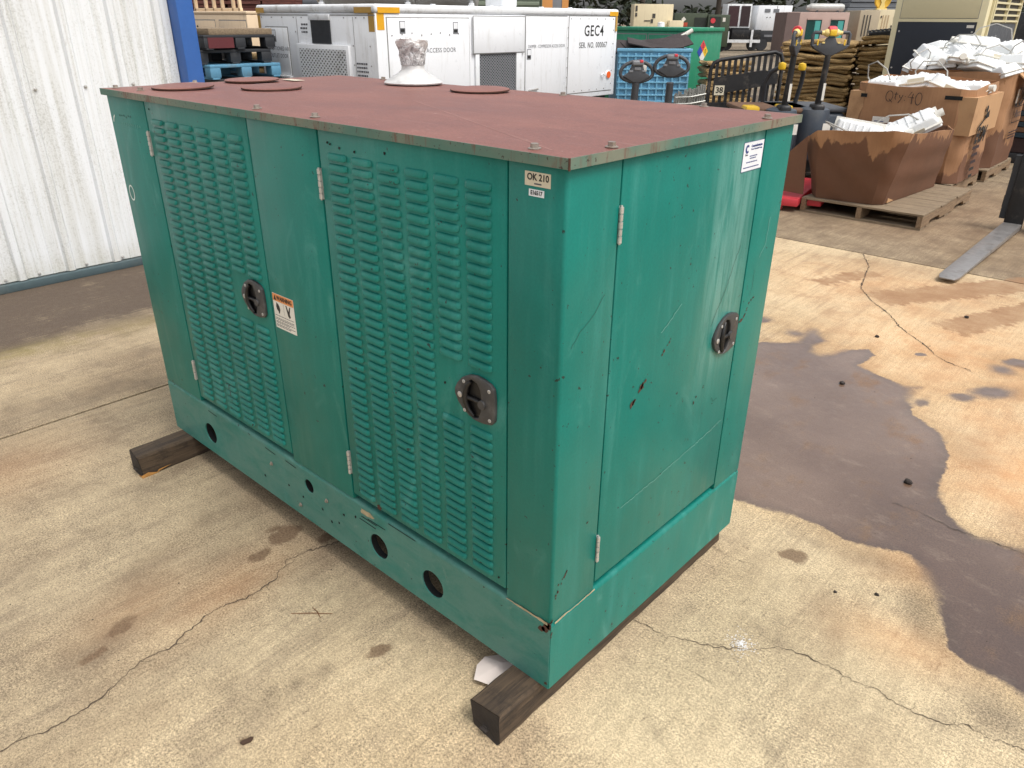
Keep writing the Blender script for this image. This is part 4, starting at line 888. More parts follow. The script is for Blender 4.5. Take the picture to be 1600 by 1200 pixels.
# ------------------------------------------------------------------ left background: pallets, tan generator, planks
def plastic_pallet(mat, label, loc, rz, w=1.2, d=1.0, h=.15, group='stacked pallets by the blue post'):
    t = thing('plastic_pallet', label, 'pallet', loc, rz, group)
    B(-w/2, w/2, -d/2, d/2, h-.035, h).build('deck', mat, t, bev=.006)
    for x in (-w/2+.07, 0, w/2-.07):
        for yy in (-d/2+.07, 0, d/2-.07): B(x-.07, x+.07, yy-.07, yy+.07, .022, h-.034).build('block', mat, t, bev=.005)
    for yy in (-d/2+.07, 0, d/2-.07): B(-w/2, w/2, yy-.05, yy+.05, 0, .023).build('runner', mat, t, bev=.004)
    return t
z = 0
PL = [(M_BPAL, 'blue-grey pallet at the foot of the stack'), (M_BLK, 'black plastic pallet just above the foot of the stack'), (M_BPAL, 'second blue-grey pallet from the ground in the stack'), (M_BLK, 'black pallet below the middle of the stack'),
      (M_BLK, 'black plastic pallet in the middle of the stack'), (M_BPAL, 'blue pallet under the upper black pallets of the stack'), (M_BLK, 'black pallet with pale label in the upper stack'), (M_BLK, 'black and red pallet under the weathered wooden board')]
for i, (mt, lab) in enumerate(PL):
    h = .168; t = plastic_pallet(mt, lab, (-9.35+random.uniform(-.05, .05), 4.35+random.uniform(-.05, .05), z), R(random.uniform(-4, 4)), h=h); z += h+.0005
    if i == 6: B(.30, .42, -.506, -.501, .04, .12).build('paper_label', M_WLAB, t)
    if i == 7: B(.10, .22, -.506, -.501, .135, .165).build('red_tape', M_RED, t); B(.60, .605, -.45, -.10, .02, .14).build('red_end', paint('dark_red_edge', C(96, 40, 44), .6), t)
tag(B(-.62, .62, -.45, .45, 0, .07).build('wooden_board', M_PAL, None, (-9.38, 4.35, z+.001), (0, 0, R(3)), bev=.004), 'weathered wooden board lying on top of the pallet stack', 'board')
sk = thing('burlap_bundle', 'small tan bundle of folded sacking behind the pallet stack', 'bundle', (-9.9, 5.35, 0))
for k in range(12): B(-.30+random.uniform(-.03, .03), .30, -.25, .25, k*.09, k*.09+.085).build('fold', M_COIR, sk, bev=.03, seg=3)
tg = thing('tan_generator', 'tan enclosed generator with open guard frame on its roof, behind the pallets', 'generator', (-14.9, 7.7, 0), R(0))
B(-2.6, .55, 0, 2.0, .55, 1.60).build('enclosure', M_BEIG, tg, bev=.02); B(-2.55, .5, .03, 1.97, .12, .55).build('skid', M_BLK, tg); B(-2.6, .56, -.01, 2.01, 1.60, 1.66).build('roof', M_BEIG, tg, bev=.02)
for a, b in ((-1.9, -.75), (-.55, .50)):
    dr = MB().box(a, b, .60, 1.48, -.001, .012).build('door', M_BEIG, tg, M=FRONT, bev=.003); MB().box(a-.02, b+.02, .58, 1.50, -.001, .003).build('seam', M_SEAM, dr, M=FRONT)
MB().box(-.50, -.36, 1.18, 1.36, .01, .02).build('door_latch', M_GRAYL, tg, M=FRONT); ml = MB().box(.02, .46, 1.22, 1.34, .012, .015).build('maker_plate', M_WLAB, tg, M=FRONT); MB().prism([(.05, 1.25), (.16, 1.25), (.20, 1.31), (.09, 1.31)], .015, .017).build('plate_print', M_RED, ml, M=FRONT); MB().box(.20, .38, 1.26, 1.30, .015, .017).build('plate_print', M_INKG, ml, M=FRONT)
MB().cyl((-1.5, -.015, 1.36), (-1.5, 0, 1.36), .03, None, 10).build('keyhole', M_INK, tg)
fr = MB()
for x in (-1.9, -1.45, -1.1, -.75, -.30, -.05): fr.box(x-.03, x+.03, .2, .26, 1.64, 1.98)
fr.box(-1.95, 0, .2, .26, 1.66, 1.72); fr.box(-1.95, 0, .2, .26, 1.92, 1.98)
fr.build('guard_frame', M_BEIG, tg, bev=.005)
rs = thing('plank_stack', 'tall stack of dark reddish planks far behind the tan generator', 'planks', (-20.4, 12.0, 0), R(42))
for k in range(26):
    for s in (-1, 0, 1): B(-1.1+s*1.0+random.uniform(-.08, .05), -.15+s*1.0, -.5+random.uniform(-.06, .06), .5, k*.085, k*.085+.078).build('plank', M_REDW, rs, bev=.008, seg=1)
om = thing('mesh_fence', 'orange plastic mesh fence roll far behind the white unit', 'mesh', (-19.3, 13.3, 0), R(42))
mb = MB()
for i in range(28): mb.box(-1.2+i*.09, -1.2+i*.09+.028, 0, .01, 0, 2.1)
for i in range(24): mb.box(-1.2, 1.35, .011, .02, .0+i*.09, i*.09+.026)
tag(mb.build('mesh', M_ORNG, om), kind='stuff'); B(-1.2, 1.35, .10, .9, 0, 2.0).build('backing_bale', M_REDW, om)
dm = thing('grey_drum', 'dark grey ribbed drum lying on its side above the orange mesh', 'drum', (-18.85, 12.55, 1.72), R(42))
MB().lathe([(.0001, -.42), (.15, -.42), (.17, -.40), (.17, -.15), (.18, -.14), (.17, -.13), (.17, .13), (.18, .14), (.17, .15), (.17, .40), (.15, .42), (.0001, .42)], 24).build('shell', M_DRUM, dm, (0, 0, .17), (0, math.pi/2, 0), smooth=40); MB().cyl((.2, -.14, .12), (.3, -.16, .2), .05, None, 10).build('bung', M_WLAB, dm)
B(-.6, .6, -.2, .5, -1.72, 0).build('drum_stand', M_REDW, dm)
gc = thing('sage_container', 'sage green slatted container far behind the white unit', 'container', (-16.6, 15.3, 0), R(42))
B(-1.2, 2.6, 0, 2, 0, 2.5).build('shell', M_GCOR, gc)
for k in range(16): B(-1.2, 2.6, -.03, -.001, .1+k*.15, .1+k*.15+.09).build('slat', M_GCOR, gc, bev=.01, seg=1)
# machines seen over the white unit's roof
lm = thing('sage_machine', 'sage green ribbed machine cab seen over the white roof', 'machine', (-19.4, 21.2, 0), R(42))
B(-.2, 1.0, 0, 1.6, 0, 2.6).build('housing', M_GCOR, lm)
for k in range(9): B(-.16+k*.135, -.10+k*.135, -.05, -.001, .2, 2.6).build('rib', M_OLIV, lm)
ob = thing('orange_banner_cabinet', 'grey cabinet with orange panels seen over the white roof', 'cabinet', (-18.7, 21.9, 0), R(42))
B(0, .95, 0, .8, 0, 2.7).build('housing', M_GRAYL, ob, bev=.02); MB().box(.0, .38, 1.6, 2.6, .001, .02).build('orange_panel', M_ORNB, ob, M=FRONT); MB().box(.72, .95, 1.6, 2.6, .001, .02).build('orange_panel', M_ORNB, ob, M=FRONT)
mst = thing('mast_frame', 'dark mast uprights seen above the white roof beside the white box', 'mast', (-19.9, 20.0, 0), R(42))
for x in (-.9, -.55, .1): B(x, x+.10, 0, .1, 0, 3.0).build('upright', M_BLKM, mst)
for zz in (.4, 1.5, 2.8): B(-.9, .2, .02, .08, zz, zz+.1).build('crossbar', M_BLKM, mst)

# ------------------------------------------------------------------ middle background
YW = math.degrees(YAW)
def ring_pts(rx, rz, n=28, y=0., squash=1.): return [(rx*math.cos(t), y, rz*math.sin(t)*(1 if math.sin(t) > 0 else squash)) for t in (2*math.pi*i/n for i in range(n))]
def grey_tiller(loc, rz, label):
    t = thing('pallet_truck', label, 'pallet truck', loc, rz, 'grey pallet trucks before the blue bin')
    H = loc_z = 1.04
    MB().tube([(0, .10, .18), (0, .05, .55), (0, 0, .95)], [.045, .042, .038], 12).build('tiller_stem', M_GRAY, t, smooth=40)
    h = MB().tube([(x, y, z+H) for x, y, z in ring_pts(.178, .115, 28, 0, .75)], .019, 8, True); h.build('handle_loop', M_GRAY, t, smooth=50)
    MB().prism([(-.155, -.03), (-.04, -.095), (.04, -.095), (.155, -.03), (.085, .01), (.055, .085), (-.055, .085), (-.085, .01)], -.03, .025, 'y').build('control_pad', M_GRAY, t, (0, 0, H), bev=.012, seg=3)
    cp = MB().box(-.062, .062, -.05, .03, .075, .125).build('head_cap', M_GRAYL, t, (0, 0, H), bev=.015, seg=3); B(.015, .05, -.055, .0, .105, .131).build('red_button', M_RED, cp, (0, 0, H) if False else (0, 0, 0), bev=.005)
    for s in (-1, 1): B(s*.07-.02, s*.07+.02, -.036, -.028, .01, .03).build('thumb_switch', M_GRAYL, t, (0, 0, H), bev=.003)
    B(-.035, .035, -.036, -.029, .03, .06).build('display', M_GRAYL, t, (0, 0, H), bev=.003)
    B(-.25, .25, .05, .45, .12, .62).build('motor_cover', M_GRAY, t, bev=.06, seg=3)
    for s in (-1, 1): B(s*.19-.08, s*.19+.08, .45, 1.6, .05, .11).build('fork', M_BLKM, t, bev=.01)
    MB().cyl((-.04, .25, .11), (.04, .25, .11), .11, None, 20).build('drive_wheel', M_BLK, t, smooth=40)
    return t
grey_tiller((-4.012, 6.21, -.01+.01), R(YW+8), 'lower left grey pallet truck with oval loop handle beside the white unit')
gt = grey_tiller((-3.742, 6.455, 0), R(YW-4), 'grey pallet truck whose loop handle stands higher, before the blue bin')
for ch in gt.children:
    if ch.name.split('.')[0] in ('handle_loop', 'control_pad', 'head_cap', 'thumb_switch', 'display'): ch.location.z += .06

def stacker(loc, rz, tz, label, stem_yaw, side, num=None):
    t = thing('stacker_truck', label, 'pallet truck', loc, rz, 'yellow and black pallet trucks')
    H = 1.36
    st = MB().tube([(0, .06, .72), (0, .02, 1.0), (0, 0, 1.26)], [.034, .030, .028], 10).build('tiller_stem', M_BLKM, t, smooth=40)
    MB().box(-.012, .012, .84, 1.0, .034, .037).build('stem_label', M_WLAB, st, M=face(FRONT, 0, 0, -.0+.012))
    hd = bpy.data.objects.new('tiller_head', MB().prism([(-.185, -.02), (-.16, -.05), (-.03, -.115), (.03, -.115), (.16, -.05), (.185, -.02), (.06, .0), (.035, .05), (-.035, .05), (-.06, .0)], -.025, .03, 'y').mesh('tiller_head', .010, 3)); hd.data.materials.append(M_GRAY)
    COL.objects.link(hd); hd.parent = t; hd.location = (0, 0, H); hd.rotation_euler = (0, 0, stem_yaw)
    MB().tube([(-.175, 0, -.02), (-.178, 0, .075), (-.165, 0, .092), (-.06, 0, .09)], .017, 8).build('handle_bar', M_GRAY, hd, smooth=50)
    MB().tube([(.175, 0, -.02), (.178, 0, .075), (.165, 0, .092), (.06, 0, .09)], .017, 8).build('handle_bar', M_GRAY, hd, smooth=50)
    for s in (-1, 1): MB().lathe([(.0001, .03), (.034, .03), (.036, .05), (.026, .07), (.0195, .075), (.0195, .10), (.0001, .10)], 16).build('butterfly_grip', M_CREAM, hd, (0, 0, .088), (0, s*math.pi/2, 0), smooth=40)
    B(-.033, .033, -.045, .045, .06, .118).build('yellow_cover', M_YEL, hd, bev=.01, seg=3); rb = MB().lathe([(.0001, -.036), (.040, -.036), (.044, -.02), (.044, .02), (.040, .036), (.0001, .036)], 16).build('red_button', M_RED, hd, (0, .005, .105), (0, math.pi/2, 0), smooth=40)
    for s in (-1, 1):
        B(s*.075-.012, s*.075+.012, -.030, -.024, -.005, .010).build('key_button', M_CREAM, hd); B(s*.13-.006, s*.13+.006, -.029, -.022, -.02, .03).build('yellow_strip', M_YEL, hd)
    B(-.06, .06, -.02, .14, .66, .80).build('tiller_knuckle', M_BLKM, t, bev=.03, seg=3)
    MB().lathe([(.150, .0), (.158, .03), (.158, .44), (.146, .485), (.09, .505), (.0001, .51)], 28, (0, .12, .26)).build('motor_cover', M_TRUCK, t, smooth=45)
    MB().box(.02, .11, .52, .62, .0, .002).build('cover_label', M_WLAB, t, M=Matrix.Translation((0, .12, 0)) @ Matrix.Rotation(R(15), 4, 'Z') @ face(FRONT, 0, 0, .157))
    B(-.36, .36, .18, .85, .10, .70).build('battery_box', M_TRUCK, t, bev=.04, seg=3); cvr = B(-.37, .37, .17, .86, .702, .75).build('battery_lid', M_BAND if num else M_GRAY, t, bev=.02, seg=2)
    B(-.36, -.22, .10, .30, .705, .775).build('yellow_corner', M_YEL, cvr, bev=.02)
    for s in (-1, 1): B(s*.2-.08, s*.2+.08, .85, 1.95, .05, .11).build('fork', M_BLKM, t, bev=.01)
    for s in (-1, 1): MB().cyl((s*.26-.03, .25, .09), (s*.26+.03, .25, .09), .09, None, 18).build('wheel', M_BLK, t, smooth=40)
    for s in (side,):
        g = MB().tube([(s*.34, .75, .72), (s*.36, .70, .95), (s*.34, .62, 1.06), (s*.28, .50, 1.12)], .024, 8).build('grab_bar', M_GRAY, t, smooth=50)
        MB().lathe([(.0001, -.04), (.035, -.03), (.042, 0), (.035, .03), (.0001, .04)], 12).build('grab_end', M_YEL, g, (s*.27, .49, 1.125), smooth=50)
    return t
s1 = stacker((-2.50, 6.62, 0), R(YW), 0, 'black and yellow pallet truck with its handle turned sideways', R(62), 1, True)
s2 = stacker((-2.30, 6.95, 0), R(YW), 0, 'black and yellow pallet truck with its handle facing the viewer', 0, -1)
text('88', .10, M_YEL, s1, FRONT, -.03, .46, .040+.0, bold=.003)
# black load backrest leaning behind the trucks
lb = thing('load_backrest', 'black steel load backrest grille with number plate 38', 'backrest', (-3.34, 7.36, 0), R(YW+4))
fr = MB().tube([(-.40, 0, .02), (-.40, 0, 1.06), (-.37, 0, 1.13), (-.30, 0, 1.16), (.30, 0, 1.24), (.37, 0, 1.22), (.40, 0, 1.14), (.40, 0, .02)], .022, 8)
fr.build('frame', M_BLKM, lb, smooth=50)
for i in range(11): B(-.345+i*.0665, -.315+i*.0665, -.012, .012, .12, 1.165+.0085*i).build('bar', M_BLKM, lb)
for zz in (.10, .62): B(-.40, .40, -.03, -.013, zz, zz+.10).build('crossbar', M_BLKM, lb)
np_ = MB().box(-.345, -.235, .80, .90, .035, .04).build('number_plate', M_BLAB, lb, M=FRONT); text('38', .085, M_INK, np_, FRONT, -.29, .85, .041, bold=.002)
MB().prism([(-.36, .80), (.36, .92), (.36, 1.02), (.2, 1.06), (-.36, .98)], .018, .034, 'z').build('arm_plate', M_BLKM, lb, M=FRONT)
# galvanised wire bundle
wb = thing('wire_bundle', 'bright silver bundle of galvanised mesh beside the blue bin', 'wire bundle', (-4.82, 8.72, 0), R(YW))
random.seed(12); mb = MB()
for i in range(12):
    for j in range(6):
        x = -.18+i*.032; mb.tube([(x+random.uniform(-.01, .01), -.15+j*.05, .0+random.uniform(0, .03)), (x+.01, -.15+j*.05, .35), (x+.03+random.uniform(-.02, .02), -.15+j*.05, .62+.012*i+random.uniform(-.05, .04))], .012, 5)
for k in range(7): mb.tube([(-.2, -.17, .1+k*.085), (.0, -.185, .11+k*.085), (.22, -.16, .12+k*.09)], .009, 5)
tag(mb.build('mesh', M_WIRE, wb), kind='stuff')
# light blue folding bulk bin and its load of dark matting
bb = thing('bulk_bin', 'light blue ribbed plastic bulk bin heaped with dark mats', 'bin', (-6.9, 10.9, 0), R(YW))
BW = .60
B(-BW, BW, -.5, .5, .0, .12).build('base', M_BLK, bb, bev=.01); B(-BW+.03, BW-.03, -.46, .46, .12, .30).build('floor', M_BINB, bb)
for (a, b, c, d, n1) in ((-BW, BW, -.50, -.47, 'side_wall'), (-BW, BW, .47, .50, 'side_wall'), (-BW, -BW+.03, -.469, .469, 'end_wall'), (BW-.03, BW, -.469, .469, 'end_wall')):
    wl = B(a, b, c, d, .12, 1.08).build(n1, M_BINB, bb)
    if c < -.48 and b > 0:
        for k in range(9): B(a+.005, b-.005, c-.035, c-.0005, .20+k*.10, .225+k*.10).build('rib', M_BINB, wl, bev=.003, seg=1)
        for k in range(10): B(a+.02+k*.127, a+.05+k*.127, c-.03, c-.0006, .17, 1.06).build('rib', M_BINB, wl, bev=.003, seg=1)
        for s in (-.33, -.19): B(s, s+.07, c-.045, c-.036, .78, .92).build('latch_plate', M_CAP, wl, bev=.005)
B(-BW-.02, BW+.02, -.53, -.47, 1.08, 1.13).build('rim', M_BINB, bb, bev=.008); B(-BW-.02, BW+.02, .47, .53, 1.08, 1.13).build('rim', M_BINB, bb, bev=.008); B(BW-.04, BW+.02, -.469, .469, 1.08, 1.13).build('rim', M_BINB, bb, bev=.008)
random.seed(31); mm = paint('rubber_mat', C(58, 50, 50), .8, var=.3, scale=12)
for k in range(9):
    t = tag(B(-.30, .30, -.22, .22, 0, .022).build('rubber_mat', mm, None, (-6.9+rt.x*(-.42+.105*k)+random.uniform(-.02, .02), 10.75+rt.y*(-.42+.105*k)+.02*k % .07, 1.10+.022*k*(.6 if k < 5 else .3)+.005*k), (R(random.uniform(10, 24)), R(random.uniform(-16, 12)), R(YW+random.uniform(-14, 14))), bev=.004), 'dark ribbed mat heaped on the light blue bin', 'mat', 'dark mats in the blue bin')
pvc = tag(MB().cyl((-.02, 0, -.02), (.30, .05, .16), .035, None, 16).build('pale_pipe', M_CAP, None, (-6.62, 11.2, 1.24), (0, 0, R(YW)), smooth=40), 'short pale pipe poking out of the dark mats', 'pipe')
# green box with hazard diamond
gb = thing('green_tank_enclosure', 'green enclosure with a four-colour hazard diamond behind the blue bin', 'enclosure', (-6.74, 12.64, 0), R(0))
B(-1.9, .02, .02, 1.2, .1, 1.36).build('body', M_GRN2, gb, bev=.01); B(-1.93, .05, -.01, 1.23, 1.361, 1.43).build('lid', M_GRN2, gb, bev=.012); B(-1.85, 0, .06, 1.15, 0, .1).build('skid', M_BLK, gb)
gb.location = (-7.03, 12.38, 0)
for k in range(2):
    dr = MB().box(-1.7+.82*k, -.95+.82*k, .2, 1.3, -.019, -.010).build('door', M_GRN2, gb, M=FRONT, bev=.003); MB().box(-1.72+.82*k, -.93+.82*k, .18, 1.32, -.02, -.0185).build('seam', M_SEAM, dr, M=FRONT)
FD = face(SIDE, 0, 0, .022)
for du, dv, mt in ((0, .10, M_RED), (-.10, 0, paint('diamond_blue', C(40, 70, 160), .5)), (.10, 0, M_YEL), (0, -.10, M_WLAB)):
    MB().prism([(.50+du, 1.02+dv-.098), (.50+du+.098, 1.02+dv), (.50+du, 1.02+dv+.098), (.50+du-.098, 1.02+dv)], 0, .003).build('hazard_diamond', mt, gb, M=FD)
text('2', .11, M_INK, gb, SIDE, .50, 1.12, .0255); text('0', .11, M_INK, gb, SIDE, .60, 1.02, .0255)
plate(circ(.74, .80, .045, 16), [circ(.74, .80, .02, 12)], .003).build('round_sticker', M_WLAB, gb, M=face(SIDE, 0, 0, .025))
# coir matting stacks
def coir(loc, rz, w, d, n, h, label, roll=0.):
    t = thing('matting_stack', label, 'matting', loc, rz, 'stacks of brown matting')
    B(-w/2, w/2, -d/2, d/2, 0, .10).build('pallet_base', M_PAL, t)
    hs_ = (h-.10)/n
    for i in range(n):
        m_ = 14; vs = []; fs = []; z0 = .10+i*hs_; ph = random.uniform(0, 6); jx, jy = random.uniform(-.03, .03), random.uniform(-.04, .04); am = .35*hs_
        per = [(-w/2+w*k/m_, -d/2) for k in range(m_)]+[(w/2, -d/2+d*k/6) for k in range(6)]+[(w/2-w*k/m_, d/2) for k in range(m_)]+[(-w/2, d/2-d*k/6) for k in range(6)]
        k_ = len(per)
        for (ex_, zz) in ((.0, 0), (.03, .3), (.03, .75), (0, 1.05)):
            for (x, yy) in per:
                nx, ny = x/(w/2), yy/(d/2); wv = am*math.sin(x*7+ph)+am*.6*math.sin(yy*9+ph*2)
                vs.append((x+jx+ex_*(1 if nx > .99 else -1 if nx < -.99 else 0), yy+jy+ex_*(1 if ny > .99 else -1 if ny < -.99 else 0)+.015*math.sin(x*11+ph), z0+zz*hs_+wv))
        for q in range(3): fs += [(q*k_+j, q*k_+(j+1) % k_, (q+1)*k_+(j+1) % k_, (q+1)*k_+j) for j in range(k_)]
        fs += [tuple(range(3*k_, 4*k_))]
        MB().add(vs, fs).build('matting_layer', M_COIR, t, smooth=50)
    return t
random.seed(17)
coir((-4.62, 12.6, 0), R(12), 1.05, 1.0, 19, 1.27, 'left of the two tall stacks of brown matting behind the pallet trucks')
coir((-3.55, 13.1, 0), R(10), .98, 1.0, 20, 1.33, 'right tall stack of brown matting partly behind the cream cabinet')
coir((-5.75, 11.5, 0), R(YW), .72, .6, 13, .92, 'low rounded stack of brown matting behind the black backrest')
bm_ = thing('mat_pile', 'dark ribbed plastic mats lying on top of the brown matting', 'mats', (-3.62, 12.95, 1.345), R(14))
for k in range(3): B(-.38, .42, -.35, .30, k*.032, k*.032+.026).build('ribbed_mat', M_BLK, bm_, (0, 0, 0), (0, R(-2-2*k), R(4*k)), bev=.005)
for k in range(13): B(-.40+k*.062, -.37+k*.062, -.36, .28, .098, .118).build('mat_ridge', M_BLK, bm_, (0, 0, -.0), (0, R(-6), R(8)))
# cream cabinet
cb = thing('cream_cabinet', 'tall cream equipment cabinet with large navy front panel and louvred side', 'cabinet', (-2.05, 11.5, 0), 0)
B(-1.18, 0, 0, 1.95, 0, 2.25).build('body', M_TANC, cb, bev=.008)
MB().box(-1.09, -.095, .30, 1.542, .001, .012).build('navy_panel', M_NAVY, cb, M=FRONT, bev=.003); MB().box(-1.10, -.085, .29, 1.552, -.001, .004).build('panel_gasket', M_BLK, cb, M=FRONT)
MB().box(-1.09, -.092, 1.60, 2.2, .001, .008).build('upper_panel', M_TANC, cb, M=FRONT, bev=.003); MB().box(-1.096, -.086, 1.594, 2.206, .0, .003).build('seam', M_SEAM, cb, M=FRONT)
MB().box(-.20, -.11, 1.48, 1.515, .012, .014).build('paper_label', M_WLAB, cb, M=FRONT)
for x in (-1.06, -.12):
    for zz in (.5, .95, 1.43): MB().cyl((x, -.014, zz), (x, -.02, zz), .012, None, 10).build('panel_screw', M_STEEL, cb)
MB().box(.22, 1.75, 1.55, 2.2, .001, .006).build('vent_back', M_GRID, cb, M=SIDE)
for k in range(9): MB().box(.22, 1.75, 1.555+k*.075, 1.58+k*.075, .006, .04).build('vent_slat', M_TANC, cb, M=SIDE)
for u in (.20, .95, 1.73): MB().box(u, u+.04, 1.55, 2.2, .007, .045).build('vent_frame', M_TANC, cb, M=SIDE)
MB().box(.22, 1.78, .2, 1.54, .001, .02).build('dark_side_panel', M_GRAY, cb, M=SIDE, bev=.004)
for u, v in ((.62, 1.25), (.75, 1.05), (.8, .8), (1.3, .9)): MB().box(u, u+.10, v, v+.14, .02, .03).build('side_fitting', M_GRAYL, cb, M=SIDE)
for u in (.16, 1.80): MB().box(u, u+.04, .0, 2.2, .002, .03).build('edge_strip', M_TANC, cb, M=SIDE)
# ------------------------------------------------------------------ cardboard bins on pallets with white fixtures
def pallet(label, cx, cy, w, d, h=.13, nb=7, gap=.02):
    t = thing('wooden_pallet', label, 'pallet', (cx, cy, 0), 0, 'wooden pallets under the cardboard boxes')
    bw = (d-gap*(nb-1))/nb
    for i in range(nb):
        yy = -d/2+i*(bw+gap); B(-w/2+random.uniform(-.006, .006), w/2+random.uniform(-.006, .006), yy, yy+bw, h-.018, h+random.uniform(-.002, .001)).build('deck_board', M_PAL, t, bev=.002, seg=1)
    e = d/2
    pr = [(-e, .018), (-e*.72, .018), (-e*.68, .05), (-e*.32, .05), (-e*.28, .018), (e*.28, .018), (e*.32, .05), (e*.68, .05), (e*.72, .018), (e, .018), (e, h-.019), (-e, h-.019)]
    for x in (-w/2+.02, 0, w/2-.02): MB().prism(pr, x-.02, x+.02, 'x').build('stringer', M_PALY, t)
    for yy in (-e, -.06, e-.12): B(-w/2, w/2, yy, yy+.12, 0, .017).build('bottom_board', M_PAL, t)
    return t
random.seed(5)
pallet('wooden pallet under the sagging half-height box, nearest the forks', -1.335, 6.50, 1.02, 1.50, .13, 9, .008)
pallet('wooden pallet hidden under the box marked Qty: 40', -1.54, 7.80, 1.05, 1.0)
pallet('wooden pallet under the rearmost cardboard box with its slats showing', -1.52, 9.02, 1.10, 1.14)
def gaylord(name, label, bot, top, z0, tops, soak, group='cardboard bulk boxes'):
    """walls from a bottom outline (x,y) to a top outline (x,y,z); wall cardboard 12 mm thick"""
    t = thing('cardboard_box', label, 'box', (bot[0][0], bot[0][1], z0), 0, group); ox, oy = bot[0]
    k = len(bot); NV = 12; SUB = 8; sag = .007 if top[0][2] < .9 else .010; ph_ = random.uniform(0, 6)
    cx = sum(p[0] for p in bot)/k; cy = sum(p[1] for p in bot)/k
    def wall(i, j):
        mb = MB(); vo = []; 
        for off in (0., .012):
            for a in range(NV+1):
                f = a/NV
                for b in range(SUB+1):
                    g = b/SUB
                    p = Vector((bot[i][0]*(1-g)+bot[j][0]*g, bot[i][1]*(1-g)+bot[j][1]*g, z0)); q = Vector((top[i][0]*(1-g)+top[j][0]*g, top[i][1]*(1-g)+top[j][1]*g, top[i][2]*(1-g)+top[j][2]*g))
                    v = p.lerp(q, f); n = Vector((cx-v.x, cy-v.y, 0)).normalized()
                    v -= n*(.010+sag)*math.sin(math.pi*f)*math.sin(math.pi*g)
                    v -= n*sag*1.0*f*math.sin(v.x*7+v.y*6+ph_)+n*.006*math.sin(v.z*23+v.x*19+ph_); v.z += f*f*sag*.8*math.sin(v.x*9+v.y*8+ph_*2)
                    v += n*off; vo.append((v.x-ox, v.y-oy, v.z-z0))
        w_ = SUB+1; m_ = (NV+1)*w_
        fs = [(a*w_+b, a*w_+b+1, (a+1)*w_+b+1, (a+1)*w_+b) for a in range(NV) for b in range(SUB)]
        fs += [tuple(m_+x for x in reversed(f)) for f in fs]
        per = [b for b in range(w_)]+[a*w_+SUB for a in range(1, NV+1)]+[NV*w_+b for b in range(SUB-1, -1, -1)]+[a*w_ for a in range(NV-1, 0, -1)]
        fs += [(per[x], m_+per[x], m_+per[(x+1) % len(per)], per[(x+1) % len(per)]) for x in range(len(per))]
        o = mb.add(vo, fs).build('side_panel', M_CARD, t, smooth=40)
        at = o.data.attributes.new('soak', 'FLOAT', 'POINT'); at.data.foreach_set('value', [soak]*len(o.data.vertices)); return o
    ws = [wall(i, (i+1) % k) for i in range(k)]
    return t, ws
def octo(x0, x1, y0, y1, c): return [(x0+c, y0), (x1-c, y0), (x1, y0+c), (x1, y1-c), (x1-c, y1), (x0+c, y1), (x0, y1-c), (x0, y0+c)]
random.seed(8)
b1 = [(-1.74, 5.80), (-1.27, 5.83), (-1.20, 5.91), (-1.12, 7.08), (-1.24, 7.16), (-1.75, 7.16), (-1.86, 7.06), (-1.82, 5.92)]
t1 = [(-1.80, 5.72, .70), (-1.17, 5.70, .76), (-1.05, 5.78, .735), (-.99, 6.80, .69), (-1.10, 7.02, .70), (-1.72, 7.08, .66), (-1.88, 6.95, .63), (-1.94, 5.84, .62)]
g1, w1 = gaylord('', 'half-height sagging cardboard box, torn and soaked dark, nearest of the three', b1, t1, .1325, None, .30)
fl = MB().prism([(-1.80, .02), (-1.84, .52), (-2.10, .24), (-2.02, .03)], -.006, .006, 'y'); fl.v = [(x+1.70, y-.05-.10*abs(x+1.82), z) for x, y, z in fl.v]; o = fl.build('torn_flap', M_CARD, g1); at = o.data.attributes.new('soak', 'FLOAT', 'POINT'); at.data.foreach_set('value', [.5]*len(o.data.vertices))
b2 = octo(-2.12, -1.0, 7.28, 8.30, .11); t2 = [(x+(.02 if x < -1.5 else -.02), yy, .99+.04*(yy > 7.8)) for x, yy in b2]
g2, w2 = gaylord('', 'full-height cardboard box with Qty: 40 written on its front', b2, t2, .1325, None, .02)
b3 = octo(-2.10, -.98, 8.50, 9.55, .12); t3 = [(x, yy, 1.05+.03*(yy < 9)) for x, yy in b3]
g3, w3 = gaylord('', 'rearmost tall cardboard box printed ECM with an open flap', b3, t3, .1325, None, .10)
fl = MB().prism([(0, 0), (.62, 0), (.58, .30), (.05, .32)], -.006, .006); fo = fl.build('open_flap', M_CARDI, g3, M=Matrix.Translation((-.98-b3[0][0], 8.70-b3[0][1], 1.08-.1325)) @ Matrix.Rotation(R(90), 4, 'Z') @ Matrix.Rotation(R(38), 4, 'X') @ Matrix.Scale(-1, 4, (0, 1, 0)))
o2x, o2y = b2[0]
F2 = face(FRONT, -o2x, -.1325, -(7.28-o2y)+.034)
MK = paint('marker_line', C(74, 54, 44), .7)
def strokes(s, M_):
    for pl in s: ribbon(pl, .0075, 0, .3).build('handwriting', MK, g2, M=M_)
ov = lambda cx, cz, a, b, n=16: [(cx+a*math.cos(6.4*i/n+1.2), cz+b*math.sin(6.4*i/n+1.2)) for i in range(n+1)]
